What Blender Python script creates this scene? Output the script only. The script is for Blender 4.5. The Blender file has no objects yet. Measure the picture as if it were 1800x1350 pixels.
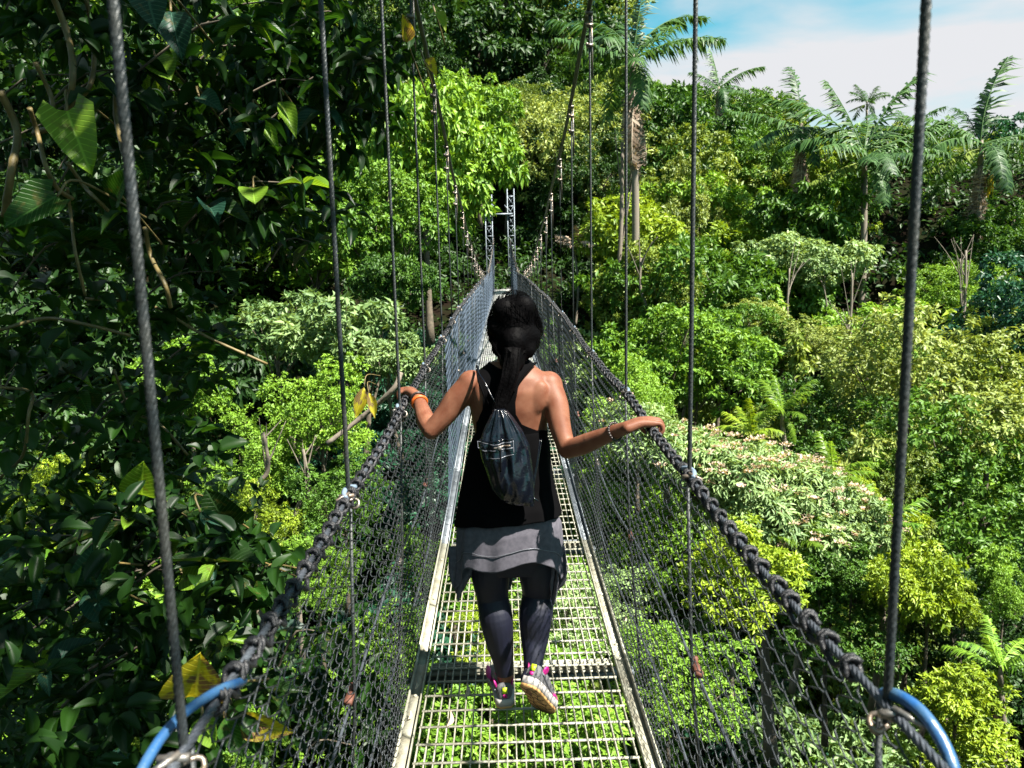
import bpy, bmesh, math, random
import numpy as np
from mathutils import Vector, Matrix, Quaternion

SC = bpy.context.scene
COL = SC.collection
# ------------------------------------------------------------ camera
F_PX = 1300.0
PITCH, YAW, ROLL = math.radians(8.38), 0.0105, math.radians(1.29)
CAM = Vector((0.0, 0.0, 1.69))
_F = Vector((math.sin(YAW)*math.cos(PITCH), math.cos(YAW)*math.cos(PITCH), -math.sin(PITCH)))
_R0 = Vector((math.cos(YAW), -math.sin(YAW), 0)); _U0 = _R0.cross(_F)
_R = _R0*math.cos(ROLL) - _U0*math.sin(ROLL); _U = _U0*math.cos(ROLL) + _R0*math.sin(ROLL)
cam_d = bpy.data.cameras.new('camera'); cam = bpy.data.objects.new('camera', cam_d); COL.objects.link(cam)
cam.matrix_world = Matrix(((_R.x, _U.x, -_F.x, CAM.x), (_R.y, _U.y, -_F.y, CAM.y), (_R.z, _U.z, -_F.z, CAM.z), (0, 0, 0, 1)))
cam_d.sensor_width = 36; cam_d.lens = 36*F_PX/1800; cam_d.clip_start = 0.05; cam_d.clip_end = 3000
cam_d.dof.use_dof = True; cam_d.dof.focus_distance = 4.2; cam_d.dof.aperture_fstop = 6.5
SC.camera = cam
# ------------------------------------------------------------ sun, sky, exposure
SUN_EL = math.radians(56); SUN_AZ = Vector((0.82, -0.57, 0)).normalized()
sun_dir = Vector((SUN_AZ.x*math.cos(SUN_EL), SUN_AZ.y*math.cos(SUN_EL), math.sin(SUN_EL)))
sd = bpy.data.lights.new('sun', 'SUN'); sd.energy = 5.0; sd.angle = math.radians(0.5); sd.color = (1.0, 0.95, 0.86)
sun = bpy.data.objects.new('sun', sd); COL.objects.link(sun); sun.rotation_euler = sun_dir.to_track_quat('Z', 'Y').to_euler()
SC.view_settings.view_transform = 'Standard'; SC.view_settings.look = 'None'
SC.view_settings.gamma = 1.0; SC.view_settings.use_curve_mapping = False
SC.view_settings.exposure = 2.05
SC.cycles.max_bounces = 5; SC.cycles.diffuse_bounces = 1; SC.cycles.glossy_bounces = 2; SC.cycles.transmission_bounces = 2
W_ = bpy.data.worlds.new('World'); SC.world = W_; W_.use_nodes = True
nt = W_.node_tree; nt.nodes.clear()
def N(t, typ, **kw):
    n = t.nodes.new(typ)
    for k, v in kw.items():
        if k in n.inputs: n.inputs[k].default_value = v
        else: setattr(n, k, v)
    return n
out = N(nt, 'ShaderNodeOutputWorld'); bg = N(nt, 'ShaderNodeBackground'); bg.inputs['Strength'].default_value = 0.05
sky = N(nt, 'ShaderNodeTexSky', sky_type='NISHITA'); sky.sun_disc = False
sky.sun_elevation = SUN_EL; sky.sun_rotation = math.atan2(SUN_AZ.x, SUN_AZ.y)
sky.air_density = 1.0; sky.dust_density = 0.6; sky.ozone_density = 1.5
tc = N(nt, 'ShaderNodeTexCoord'); mp = N(nt, 'ShaderNodeMapping'); mp.inputs['Scale'].default_value = (1.0, 1.0, 3.2)
mp.inputs['Location'].default_value = (1.3, 0.5, 0.9); mp.inputs['Rotation'].default_value = (0, math.radians(9), 0)
nz = N(nt, 'ShaderNodeTexNoise'); nz.inputs['Scale'].default_value = 1.9; nz.inputs['Detail'].default_value = 6; nz.inputs['Roughness'].default_value = 0.5; nz.inputs['Distortion'].default_value = 0.3
rp = N(nt, 'ShaderNodeValToRGB'); rp.color_ramp.elements[0].position = 0.43; rp.color_ramp.elements[1].position = 0.59
mx = N(nt, 'ShaderNodeMixRGB'); mx.inputs[2].default_value = (3.95, 4.0, 4.15, 1)
tint = N(nt, 'ShaderNodeMixRGB', blend_type='MULTIPLY'); tint.inputs[0].default_value = 1; tint.inputs[2].default_value = (0.36, 1.05, 0.88, 1)
nt.links.new(tc.outputs['Generated'], mp.inputs[0]); nt.links.new(mp.outputs[0], nz.inputs[0]); nt.links.new(nz.outputs[0], rp.inputs[0])
nt.links.new(sky.outputs[0], tint.inputs[1]); nt.links.new(tint.outputs[0], mx.inputs[1]); nt.links.new(rp.outputs[0], mx.inputs[0]); nt.links.new(mx.outputs[0], bg.inputs[0]); nt.links.new(bg.outputs[0], out.inputs[0])

# ------------------------------------------------------------ helpers
def P(px, py, d):
    """point seen at photo pixel (px, py) whose forward distance (world y) is d"""
    v = _R*((px-900)/F_PX) - _U*((py-675)/F_PX) + _F
    return CAM + v*(d/v.y)
def proj(p):
    q = Vector(p) - CAM; z = q.dot(_F)
    if z < 0.05: return None
    return (900 + F_PX*q.dot(_R)/z, 675 - F_PX*q.dot(_U)/z, z)
def mat(name, col, rough=0.6, metal=0.0, bump=0.0, bscale=40.0, vary=0.0, vscale=6.0, col2=None, spec=0.5, coat=0.0, sheen=0.0):
    m = bpy.data.materials.new(name); m.use_nodes = True; t = m.node_tree; b = t.nodes['Principled BSDF']
    b.inputs['Roughness'].default_value = rough; b.inputs['Metallic'].default_value = metal
    b.inputs['Specular IOR Level'].default_value = spec; b.inputs['Coat Weight'].default_value = coat
    b.inputs['Base Color'].default_value = (*col, 1)
    tc = N(t, 'ShaderNodeTexCoord')
    if col2 or vary:
        n = N(t, 'ShaderNodeTexNoise'); n.inputs['Scale'].default_value = vscale; n.inputs['Detail'].default_value = 5
        r = N(t, 'ShaderNodeValToRGB'); r.color_ramp.elements[0].position = .35; r.color_ramp.elements[1].position = .65
        c2 = col2 or tuple(c*(1-vary) for c in col)
        r.color_ramp.elements[0].color = (*col, 1); r.color_ramp.elements[1].color = (*c2, 1)
        t.links.new(tc.outputs['Object'], n.inputs[0]); t.links.new(n.outputs[0], r.inputs[0]); t.links.new(r.outputs[0], b.inputs['Base Color'])
    if bump:
        n2 = N(t, 'ShaderNodeTexNoise'); n2.inputs['Scale'].default_value = bscale; n2.inputs['Detail'].default_value = 4
        bp = N(t, 'ShaderNodeBump'); bp.inputs['Strength'].default_value = bump; bp.inputs['Distance'].default_value = 0.01
        t.links.new(tc.outputs['Object'], n2.inputs[0]); t.links.new(n2.outputs[0], bp.inputs['Height']); t.links.new(bp.outputs[0], b.inputs['Normal'])
    return m
def leaf_mat(name, c1, c2, rough=0.5, trans=0.26, spec=0.32, blotch=None, veins=False):
    """colour runs from c1 to c2 by the leaf's own random value (attribute 'var')"""
    m = bpy.data.materials.new(name); m.use_nodes = True; t = m.node_tree; b = t.nodes['Principled BSDF']
    o = t.nodes['Material Output']
    at = N(t, 'ShaderNodeAttribute', attribute_name='var'); oi = N(t, 'ShaderNodeObjectInfo')
    ad = N(t, 'ShaderNodeMath', operation='MULTIPLY_ADD'); ad.inputs[1].default_value = 0.45; t.links.new(oi.outputs['Random'], ad.inputs[0]); t.links.new(at.outputs['Fac'], ad.inputs[2])
    sb = N(t, 'ShaderNodeMath', operation='SUBTRACT'); sb.inputs[1].default_value = 0.2; sb.use_clamp = True; t.links.new(ad.outputs[0], sb.inputs[0])
    mix = N(t, 'ShaderNodeMixRGB'); mix.inputs[1].default_value = (*c1, 1); mix.inputs[2].default_value = (*c2, 1); t.links.new(sb.outputs[0], mix.inputs[0])
    last = mix.outputs[0]
    if blotch:
        tc = N(t, 'ShaderNodeTexCoord'); n = N(t, 'ShaderNodeTexNoise'); n.inputs['Scale'].default_value = blotch[1]; n.inputs['Detail'].default_value = 4
        r = N(t, 'ShaderNodeValToRGB'); r.color_ramp.elements[0].position = .5; r.color_ramp.elements[1].position = .6
        m2 = N(t, 'ShaderNodeMixRGB'); m2.inputs[2].default_value = (*blotch[0], 1)
        t.links.new(tc.outputs['Object'], n.inputs[0]); t.links.new(n.outputs[0], r.inputs[0]); t.links.new(r.outputs[0], m2.inputs[0]); t.links.new(last, m2.inputs[1]); last = m2.outputs[0]
    if veins:     # midrib and side veins in the leaf's own coordinates (x along the blade, y across)
        tc = N(t, 'ShaderNodeTexCoord'); sx = N(t, 'ShaderNodeSeparateXYZ'); t.links.new(tc.outputs['Object'], sx.inputs[0])
        ab = N(t, 'ShaderNodeMath', operation='ABSOLUTE'); t.links.new(sx.outputs['Y'], ab.inputs[0])
        ph = N(t, 'ShaderNodeMath', operation='MULTIPLY_ADD'); ph.inputs[1].default_value = -.8; t.links.new(ab.outputs[0], ph.inputs[0]); t.links.new(sx.outputs['X'], ph.inputs[2])
        sn = N(t, 'ShaderNodeMath', operation='MULTIPLY'); sn.inputs[1].default_value = 62.0; t.links.new(ph.outputs[0], sn.inputs[0])
        s2 = N(t, 'ShaderNodeMath', operation='SINE'); t.links.new(sn.outputs[0], s2.inputs[0])
        s3 = N(t, 'ShaderNodeMapRange'); s3.inputs['From Min'].default_value = .80; s3.inputs['From Max'].default_value = 1.0; t.links.new(s2.outputs[0], s3.inputs[0])
        mr = N(t, 'ShaderNodeMapRange'); mr.inputs['From Min'].default_value = .030; mr.inputs['From Max'].default_value = .008; t.links.new(ab.outputs[0], mr.inputs[0])
        vm = N(t, 'ShaderNodeMath', operation='MAXIMUM'); t.links.new(s3.outputs[0], vm.inputs[0]); t.links.new(mr.outputs[0], vm.inputs[1])
        vf = N(t, 'ShaderNodeMath', operation='MULTIPLY'); vf.inputs[1].default_value = .45; t.links.new(vm.outputs[0], vf.inputs[0])
        vc = N(t, 'ShaderNodeMixRGB'); vc.inputs[2].default_value = (*[min(.6, c*2.2+.03) for c in c2], 1); t.links.new(vf.outputs[0], vc.inputs[0]); t.links.new(last, vc.inputs[1]); last = vc.outputs[0]
        nz = N(t, 'ShaderNodeTexNoise'); nz.inputs['Scale'].default_value = 5; nz.inputs['Detail'].default_value = 5; t.links.new(tc.outputs['Object'], nz.inputs[0])
        nr = N(t, 'ShaderNodeMapRange'); nr.inputs['From Min'].default_value = .60; nr.inputs['From Max'].default_value = .74; nr.inputs['To Max'].default_value = .75; t.links.new(nz.outputs[0], nr.inputs[0])
        bc = N(t, 'ShaderNodeMixRGB'); bc.inputs[2].default_value = (.10, .085, .02, 1); t.links.new(nr.outputs[0], bc.inputs[0]); t.links.new(last, bc.inputs[1]); last = bc.outputs[0]
        bp = N(t, 'ShaderNodeBump'); bp.inputs['Strength'].default_value = .5; bp.inputs['Distance'].default_value = .004; bp.invert = True; t.links.new(vm.outputs[0], bp.inputs['Height']); t.links.new(bp.outputs[0], b.inputs['Normal'])
    b.inputs['Roughness'].default_value = rough; b.inputs['Specular IOR Level'].default_value = spec
    t.links.new(last, b.inputs['Base Color'])
    tr = N(t, 'ShaderNodeBsdfTranslucent'); br = N(t, 'ShaderNodeMixRGB', blend_type='MULTIPLY'); br.inputs[0].default_value = 1; br.inputs[2].default_value = (1.5, 1.35, 0.6, 1)
    t.links.new(last, br.inputs[1]); t.links.new(br.outputs[0], tr.inputs[0])
    ms = N(t, 'ShaderNodeMixShader'); ms.inputs[0].default_value = trans
    t.links.new(b.outputs[0], ms.inputs[1]); t.links.new(tr.outputs[0], ms.inputs[2]); t.links.new(ms.outputs[0], o.inputs[0])
    return m

def np_mesh(name, V, faces, var=None, smooth=False):
    """faces: list of int arrays (n,3) / (n,4)"""
    me = bpy.data.meshes.new(name)
    V = np.asarray(V, dtype=np.float32)
    faces = [np.asarray(f, dtype=np.int32) for f in faces if len(f)]
    me.vertices.add(len(V)); me.vertices.foreach_set('co', V.ravel())
    loops = np.concatenate([f.ravel() for f in faces]); me.loops.add(len(loops)); me.loops.foreach_set('vertex_index', loops)
    tot = np.concatenate([np.full(len(f), f.shape[1], np.int32) for f in faces])
    st = np.concatenate([[0], np.cumsum(tot)[:-1]]).astype(np.int32)
    me.polygons.add(len(tot)); me.polygons.foreach_set('loop_start', st); me.polygons.foreach_set('loop_total', tot)
    if smooth: me.polygons.foreach_set('use_smooth', np.ones(len(tot), dtype=bool))
    if var is not None:
        a = me.attributes.new('var', 'FLOAT', 'POINT'); a.data.foreach_set('value', np.asarray(var, dtype=np.float32))
    me.update(calc_edges=True); me.validate()
    return me
class MB:
    """collects shapes into one mesh"""
    def __init__(s): s.V = []; s.Q = []; s.T = []; s.n = 0; s.var = []
    def add(s, V, Q=None, T=None, var=0.5):
        V = np.asarray(V, dtype=float).reshape(-1, 3)
        if Q is not None and len(Q): s.Q.append(np.asarray(Q) + s.n)
        if T is not None and len(T): s.T.append(np.asarray(T) + s.n)
        s.V.append(V); s.n += len(V); s.var.append(np.full(len(V), var) if np.isscalar(var) else np.asarray(var))
    def box(s, c, size, rot=None, var=0.5):
        x, y, z = [v/2 for v in size]
        V = np.array([(a, b, d) for d in (-z, z) for b in (-y, y) for a in (-x, x)])
        if rot is not None: V = V @ np.array(rot.to_3x3()).T
        s.add(V + np.array(c), [(0, 2, 3, 1), (4, 5, 7, 6), (0, 1, 5, 4), (2, 6, 7, 3), (0, 4, 6, 2), (1, 3, 7, 5)], var=var)
    def bar(s, a, b, w, h=None, up=(0, 0, 1)):
        a = Vector(a); b = Vector(b); d = (b-a); L = d.length; d.normalize(); h = h or w
        x = d.cross(Vector(up)); x = x.normalized() if x.length > 1e-4 else Vector((1, 0, 0)); z = x.cross(d)
        M = Matrix((x, d, z)).transposed(); s.box((a+b)/2, (w, L, h), M)
    def tube(s, pts, r, n=8, cap=True, lobes=0, lobe=0.18, twist=0.0, var=0.5, flat=None):
        """tube along pts; r number or list; lobes/twist give strands of a wire rope; flat=(vector, k) squashes"""
        pts = np.asarray([tuple(p) for p in pts], dtype=float); m = len(pts)
        r = np.full(m, r) if np.isscalar(r) else np.asarray(r, dtype=float)
        T = np.gradient(pts, axis=0); T /= np.linalg.norm(T, axis=1)[:, None] + 1e-12
        ref = np.array((0, 0, 1.0)) if abs(T[0][2]) < .9 else np.array((1.0, 0, 0))
        A = np.zeros_like(pts); a = np.cross(T[0], ref); a /= np.linalg.norm(a)
        for i in range(m):
            a = a - T[i]*a.dot(T[i]); a /= np.linalg.norm(a) + 1e-12; A[i] = a
        B = np.cross(T, A)
        seg = np.concatenate([[0], np.cumsum(np.linalg.norm(np.diff(pts, axis=0), axis=1))])
        th = np.arange(n)/n*2*math.pi
        rr = 1 + (lobe*np.cos(lobes*th) if lobes else 0*th)
        V = []
        for i in range(m):
            t2 = th + seg[i]*twist
            V.append(pts[i] + r[i]*rr[:, None]*(np.cos(t2)[:, None]*A[i] + np.sin(t2)[:, None]*B[i]))
        V = np.concatenate(V)
        i = np.arange(m-1)[:, None]*n; j = np.arange(n)[None]; k = (j+1) % n
        Q = np.stack([i+j, i+k, i+n+k, i+n+j], -1).reshape(-1, 4)
        s.add(V, Q[:, ::-1], var=var)
        if cap and n > 3:
            b0 = s.n - len(V)
            for off, rev in ((0, False), ((m-1)*n, True)):
                c = pts[0] if off == 0 else pts[-1]
                idx = np.arange(n); o2 = b0 + off - s.n
                tri = np.stack([np.full(n, 0), idx + o2, (idx+1) % n + o2], -1)
                s.add([c], T=tri if not rev else tri[:, ::-1], var=var)
    def ellipsoid(s, c, R, n=12, m=8, rot=None, var=0.5):
        V = []; 
        for i in range(m+1):
            a = math.pi*i/m
            for j in range(n):
                b = 2*math.pi*j/n; V.append((R[0]*math.sin(a)*math.cos(b), R[1]*math.sin(a)*math.sin(b), R[2]*math.cos(a)))
        V = np.array(V)
        if rot is not None: V = V @ np.array(rot.to_3x3()).T
        Q = [(i*n+j, (i+1)*n+j, (i+1)*n+(j+1) % n, i*n+(j+1) % n) for i in range(m) for j in range(n)]
        s.add(V + np.array(c), Q, var=var)
    def mesh(s, name='mesh', smooth=False):
        return np_mesh(name, np.concatenate(s.V), [np.concatenate(s.Q) if s.Q else [], np.concatenate(s.T) if s.T else []], np.concatenate(s.var), smooth)
    def build(s, name, m=None, parent=None, smooth=False, **kw):
        return add_obj(name, s.mesh(name, smooth), m, parent, **kw)
def add_obj(name, me, m=None, parent=None, **kw):
    o = bpy.data.objects.new(name, me); COL.objects.link(o)
    if m is not None:
        if me.materials: 
            o.material_slots[0].link = 'OBJECT'; o.material_slots[0].material = m
        else: me.materials.append(m)
    if parent is not None: o.parent = parent
    for k, v in kw.items(): o[k] = v
    return o
def thing(name, label, cat, loc=(0, 0, 0), rz=0, group=None):
    o = bpy.data.objects.new(name, None); COL.objects.link(o); o.location = loc; o.rotation_euler = (0, 0, rz); o.empty_display_size = 0.1
    o['label'] = label; o['category'] = cat
    if group: o['group'] = group
    return o
def copy_tree(o, parent=None):
    c = o.copy(); COL.objects.link(c); c.parent = parent
    for ch in list(o.children): copy_tree(ch, c)
    return c
def catmull(pts, n=8):
    pts = [np.array(tuple(p), dtype=float) for p in pts]; p = [2*pts[0]-pts[1]] + pts + [2*pts[-1]-pts[-2]]; o = []
    for i in range(1, len(p)-2):
        for k in range(n):
            t = k/n; o.append(.5*(2*p[i] + (p[i+1]-p[i-1])*t + (2*p[i-1]-5*p[i]+4*p[i+1]-p[i+2])*t*t + (3*p[i]-p[i-1]-3*p[i+1]+p[i+2])*t**3))
    o.append(p[-2]); return np.array(o)
def interp(x, xs, ys):
    return float(np.interp(x, xs, ys))
def smooth_interp(x, xs, ys):
    """monotone-ish smooth interpolation (finite difference hermite)"""
    xs = np.asarray(xs, float); ys = np.asarray(ys, float); m = np.gradient(ys, xs)
    i = int(np.clip(np.searchsorted(xs, x) - 1, 0, len(xs)-2)); h = xs[i+1]-xs[i]; t = min(max((x-xs[i])/h, 0), 1)
    return float((2*t**3-3*t*t+1)*ys[i] + (t**3-2*t*t+t)*h*m[i] + (-2*t**3+3*t*t)*ys[i+1] + (t**3-t*t)*h*m[i+1])
def norm(a): return a/(np.linalg.norm(a, axis=-1, keepdims=True) + 1e-9)

# ------------------------------------------------------------ materials
M = {}
M['galv'] = mat('galvanised_steel', (0.20, 0.22, 0.24), 0.5, 0.5, bump=.25, bscale=60, col2=(0.11, 0.125, 0.14), vscale=9)
M['beam'] = mat('cross_beam_steel', (0.16, 0.17, 0.18), 0.6, 0.4, vary=.4, vscale=9)
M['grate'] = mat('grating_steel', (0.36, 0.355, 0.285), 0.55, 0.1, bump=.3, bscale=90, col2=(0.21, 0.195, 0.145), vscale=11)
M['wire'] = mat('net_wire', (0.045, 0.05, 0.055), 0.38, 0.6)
M['wire_far'] = mat('net_wire_sunlit_tone', (0.095, 0.125, 0.17), 0.5, 0.2)  # paler copy of the net wire, sunlit look put into the colour
M['rope'] = mat('wire_rope', (0.036, 0.038, 0.035), 0.5, 0.4, bump=.25, bscale=120, col2=(0.022, 0.028, 0.032), vscale=14)
M['rail'] = mat('rail_wire_rope', (0.075, 0.085, 0.10), 0.45, 0.4, bump=.25, bscale=120, col2=(0.035, 0.04, 0.05), vscale=14)
M['lash'] = mat('black_lashing_rope', (0.006, 0.006, 0.008), 0.5, 0, bump=.35, bscale=300)
M['blue'] = mat('blue_hose', (0.012, 0.066, 0.19), 0.36, 0, bump=.3, bscale=45, col2=(0.035, 0.085, 0.15), vscale=38)
M['paleblue'] = mat('faded_hose', (0.15, 0.20, 0.26), 0.4, 0, vary=.25, vscale=20)
M['clip'] = mat('cast_clip', (0.13, 0.13, 0.125), 0.4, 0.6, bump=.3, bscale=80, col2=(0.2, 0.15, 0.11), vscale=25)
M['rust'] = mat('rusty_clip', (0.10, 0.035, 0.02), 0.7, 0.1, bump=.3, bscale=80)
M['gratefar'] = mat('far_grating_sunlit_tone', (0.52, 0.52, 0.50), 0.6, 0.0, vary=.2, vscale=8)  # paler copy of the grating, bright grazing light on far deck put into colour
M['main'] = mat('dark_main_cable', (0.03, 0.03, 0.03), 0.5, 0.3)
M['conc'] = mat('concrete', (0.20, 0.18, 0.14), 0.85, 0, bump=.4, bscale=25, vary=.25, vscale=5)
M['mast'] = mat('mast_paint', (0.16, 0.19, 0.22), 0.5, 0.4, vary=.3, vscale=8)
M['bark'] = mat('bark', (0.12, 0.095, 0.065), 0.9, 0, bump=.8, bscale=14, col2=(0.06, 0.05, 0.035), vscale=7)
M['barkpale'] = mat('pale_bark', (0.15, 0.13, 0.10), 0.85, 0, bump=.6, bscale=18, col2=(0.16, 0.13, 0.10), vscale=9)
M['vine'] = mat('vine_stem', (0.14, 0.10, 0.03), 0.6, 0, bump=.3, bscale=60, col2=(0.06, 0.05, 0.015), vscale=14)
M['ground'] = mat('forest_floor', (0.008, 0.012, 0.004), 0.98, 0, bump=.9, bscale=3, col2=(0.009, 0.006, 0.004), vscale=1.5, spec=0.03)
LM = {
 'bright': leaf_mat('leaf_bright_green', (0.036, 0.110, 0.006), (0.220, 0.380, 0.038)),
 'yellow': leaf_mat('leaf_yellow_green', (0.050, 0.115, 0.005), (0.290, 0.390, 0.024)),
 'mid': leaf_mat('leaf_mid_green', (0.011, 0.050, 0.005), (0.095, 0.200, 0.020)),
 'olive': leaf_mat('leaf_olive', (0.040, 0.080, 0.008), (0.250, 0.330, 0.055)),
 'pale': leaf_mat('leaf_pale_grey_green', (0.060, 0.125, 0.036), (0.290, 0.410, 0.150)),
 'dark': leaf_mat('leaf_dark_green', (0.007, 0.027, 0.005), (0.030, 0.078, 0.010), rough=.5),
 'teal': leaf_mat('leaf_blue_green', (0.008, 0.038, 0.020), (0.026, 0.100, 0.050), rough=.42),
 'tan': leaf_mat('leaf_tan_green', (0.075, 0.120, 0.016), (0.360, 0.430, 0.110)),
 'palm': leaf_mat('palm_leaflet', (0.009, 0.042, 0.010), (0.075, 0.155, 0.038), rough=.5, trans=.3, spec=.3),
 'dry': leaf_mat('dry_frond', (0.17, 0.12, 0.085), (0.50, 0.40, 0.31), rough=.8, trans=.1, spec=.2),
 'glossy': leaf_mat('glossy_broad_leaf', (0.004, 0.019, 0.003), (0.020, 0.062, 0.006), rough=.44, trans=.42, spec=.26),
 'lime': leaf_mat('lime_leaf', (0.090, 0.190, 0.020), (0.190, 0.300, 0.030), rough=.35, trans=.5),
 'yleaf': leaf_mat('yellowed_leaf', (0.26, 0.24, 0.012), (0.42, 0.35, 0.02), rough=.5, trans=.35, blotch=((0.14, 0.08, 0.045), 3.2)),
 'pink': leaf_mat('pink_blossom', (0.36, 0.30, 0.20), (0.62, 0.44, 0.38), rough=.8, trans=.25, spec=.2),
}
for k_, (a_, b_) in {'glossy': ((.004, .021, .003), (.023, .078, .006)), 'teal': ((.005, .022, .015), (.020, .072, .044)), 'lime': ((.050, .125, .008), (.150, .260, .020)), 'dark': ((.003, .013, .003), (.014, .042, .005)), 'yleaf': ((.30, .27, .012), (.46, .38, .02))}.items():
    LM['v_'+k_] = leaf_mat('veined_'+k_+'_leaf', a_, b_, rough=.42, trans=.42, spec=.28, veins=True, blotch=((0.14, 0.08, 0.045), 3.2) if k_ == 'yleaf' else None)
BX = 0.045
def deck_z(y): return smooth_interp(y, [-3, 0, 2.2, 3.2, 4.5, 5.5, 6.7, 10, 15, 22, 32, 42, 50], [0, 0, 0, .0, .05, .12, .21, .36, .50, .62, .78, .95, 1.0])
def rail_z(y): return smooth_interp(y, [-1, 0, 1, 2, 2.9, 3.8, 5, 6.6, 10, 15, 22, 32, 42, 50], [1.14, 1.125, 1.12, 1.15, 1.20, 1.235, 1.30, 1.385, 1.49, 1.62, 1.75, 1.92, 2.07, 2.1])
def rail_h(y): return rail_z(y) - deck_z(y)
def main_z(y): return smooth_interp(y, [-3, 0, 2, 4, 6, 8, 10, 12, 15, 18, 22, 30, 42.5, 50], [4.85, 4.05, 3.55, 3.08, 2.68, 2.37, 2.12, 1.94, 1.81, 1.78, 1.88, 2.5, 3.9, 4.8])
# ============================================================ TERRAIN
def sm(a, b, x):
    t = np.clip((x-a)/(b-a), 0, 1); return t*t*(3-2*t)
def terrain(x, y):
    x = np.asarray(x, float); y = np.asarray(y, float)
    g = np.where(y < 17, -19 + 18.2*sm(17, -3, y)**1.15, -19 + 19.6*sm(17, 43, y)**1.0)
    az = x/np.maximum(y, 8.0)
    k = np.interp(az, [-.6, -.1, .05, .25, .45, .8], [.72, .66, .52, .30, .20, .14])
    rise = np.clip(y-43, 0, 38)*k + np.clip(y-81, 0, 400)*k*.10
    lift = 7*sm(6, 22, x)*sm(6, 28, y)*(1-sm(36, 60, y)) + 9*sm(-4, -16, x)*(1-.5*sm(30, 50, y))
    rough = .6*np.sin(x*.31+1.3)*np.cos(y*.27) + .35*np.sin(x*.83)*np.sin(y*.71+.4)
    far = -np.clip(np.hypot(x, y)-140, 0, 900)*.03
    return g + rise + lift + rough*sm(3, 9, np.hypot(x, y)) + far
g1 = np.concatenate([np.linspace(-900, -90, 20)[:-1], np.linspace(-90, 90, 121), np.linspace(90, 900, 20)[1:]])
g2 = np.concatenate([np.linspace(-900, -30, 20)[:-1], np.linspace(-30, 110, 101), np.linspace(110, 900, 20)[1:]])
GX, GY = np.meshgrid(g1, g2); nx = len(g1); ny = len(g2)
TV = np.stack([GX.ravel(), GY.ravel(), terrain(GX, GY).ravel()], -1)
ii = np.arange(ny-1)[:, None]*nx + np.arange(nx-1)[None]
TQ = np.stack([ii, ii+1, ii+nx+1, ii+nx], -1).reshape(-1, 4)
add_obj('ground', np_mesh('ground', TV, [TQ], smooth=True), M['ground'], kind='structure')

# ============================================================ LEAVES
# templates: x along the leaf (0..1), y width (-.5...5), z up
def tmpl_simple():
    V = np.array([(0, 0, 0), (.38, .5, .10), (1, 0, -.14), (.38, -.5, .10)]); return V, np.array([(0, 2, 1), (0, 3, 2)])
def tmpl_mid():
    V = np.array([(0, 0, 0), (.3, .46, .10), (.3, 0, .02), (.3, -.46, .10), (.68, .36, .03), (.68, 0, -.04), (.68, -.36, .03), (1, 0, -.20)])
    T = [(0, 2, 1), (0, 3, 2), (1, 2, 5), (1, 5, 4), (3, 5, 2), (3, 6, 5), (4, 5, 7), (5, 6, 7)]
    return V, np.array(T)
def tmpl_fine(shape='ovate', seed=0):
    r = random.Random(seed); xs = np.linspace(0, 1, 8); V = []; T = []
    prof = {'ovate': lambda t: .5*math.sin(math.pi*t**.75)**.8, 'lance': lambda t: .5*math.sin(math.pi*t**.9)**1.1,
            'heart': lambda t: .5*(1-t)**.55*min(1, (t+.12)/.2)**.5 if t < 1 else 0}[shape]
    bend = r.uniform(.12, .3)
    for i, t in enumerate(xs):
        w = prof(t) if 0 < i < 7 else (0.28 if (shape == 'heart' and i == 0) else 0.0)
        z0 = .12*t - bend*t*t
        for j, s in enumerate((-1, -.5, 0, .5, 1)):
            wob = .02*math.sin(9*t+s*3+seed)
            back = -.14 if (shape == 'heart' and i == 0 and abs(s) > .6) else 0
            V.append((t+back, s*w, z0 + abs(s)*w*.42 + wob*abs(s)))
    for i in range(7):
        for j in range(4):
            a = i*5+j; T += [(a, a+5, a+1), (a+1, a+5, a+6)]
    return np.array(V), np.array(T)
TM = {'s': tmpl_simple(), 'm': tmpl_mid()}
def leaves(O, D, Up, L, Wd, tm='s', var=None, rng=None):
    """vectorised leaves: origins O, directions D, normals Up, lengths L, widths Wd"""
    V0, T0 = TM[tm]; n = len(O); k = len(V0)
    D = norm(D); S = norm(np.cross(Up, D)); Nn = np.cross(D, S)
    V = O[:, None] + V0[None, :, 0, None]*(D*L[:, None])[:, None] + V0[None, :, 1, None]*(S*Wd[:, None])[:, None] + V0[None, :, 2, None]*(Nn*L[:, None])[:, None]
    T = T0[None] + (np.arange(n)*k)[:, None, None]
    if var is None: var = rng.random(n)
    return V.reshape(-1, 3), T.reshape(-1, 3), np.repeat(var, k)
def rand_dir(rng, n):
    return norm(rng.normal(size=(n, 3)))
def clump_leaves(rng, centers, outs, rc, per, L, asp=.48, droop=.25, flat=.5, tm='s', spread=1.0, cvar=None):
    """sprays of leaves: each clump centre throws out leaves, flattened along its outward normal"""
    n = len(centers)
    C = np.repeat(centers, per, 0); Oo = np.repeat(outs, per, 0); m = len(C)
    off = rand_dir(rng, m)*(rng.random((m, 1))**.5)
    rcv = np.repeat(rc*rng.uniform(.6, 1.25, n), per)[:, None]
    along = (off*Oo).sum(1, keepdims=True)*Oo
    off = (off - along) + along*flat
    pos = C + off*rcv
    D = norm(off + Oo*.35 + rand_dir(rng, m)*.55*spread + np.array([0, 0, -droop]))
    U = norm(Oo*.7 + np.array([0, 0, .75]) + rand_dir(rng, m)*.45)
    Ls = L*rng.uniform(.6, 1.3, m)
    v = np.clip(np.repeat(cvar if cvar is not None else rng.random(n), per)*.55 + rng.random(m)*.5, 0, 1)
    return leaves(pos - D*Ls[:, None]*.3, D, U, Ls, Ls*asp, tm, v)
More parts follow.
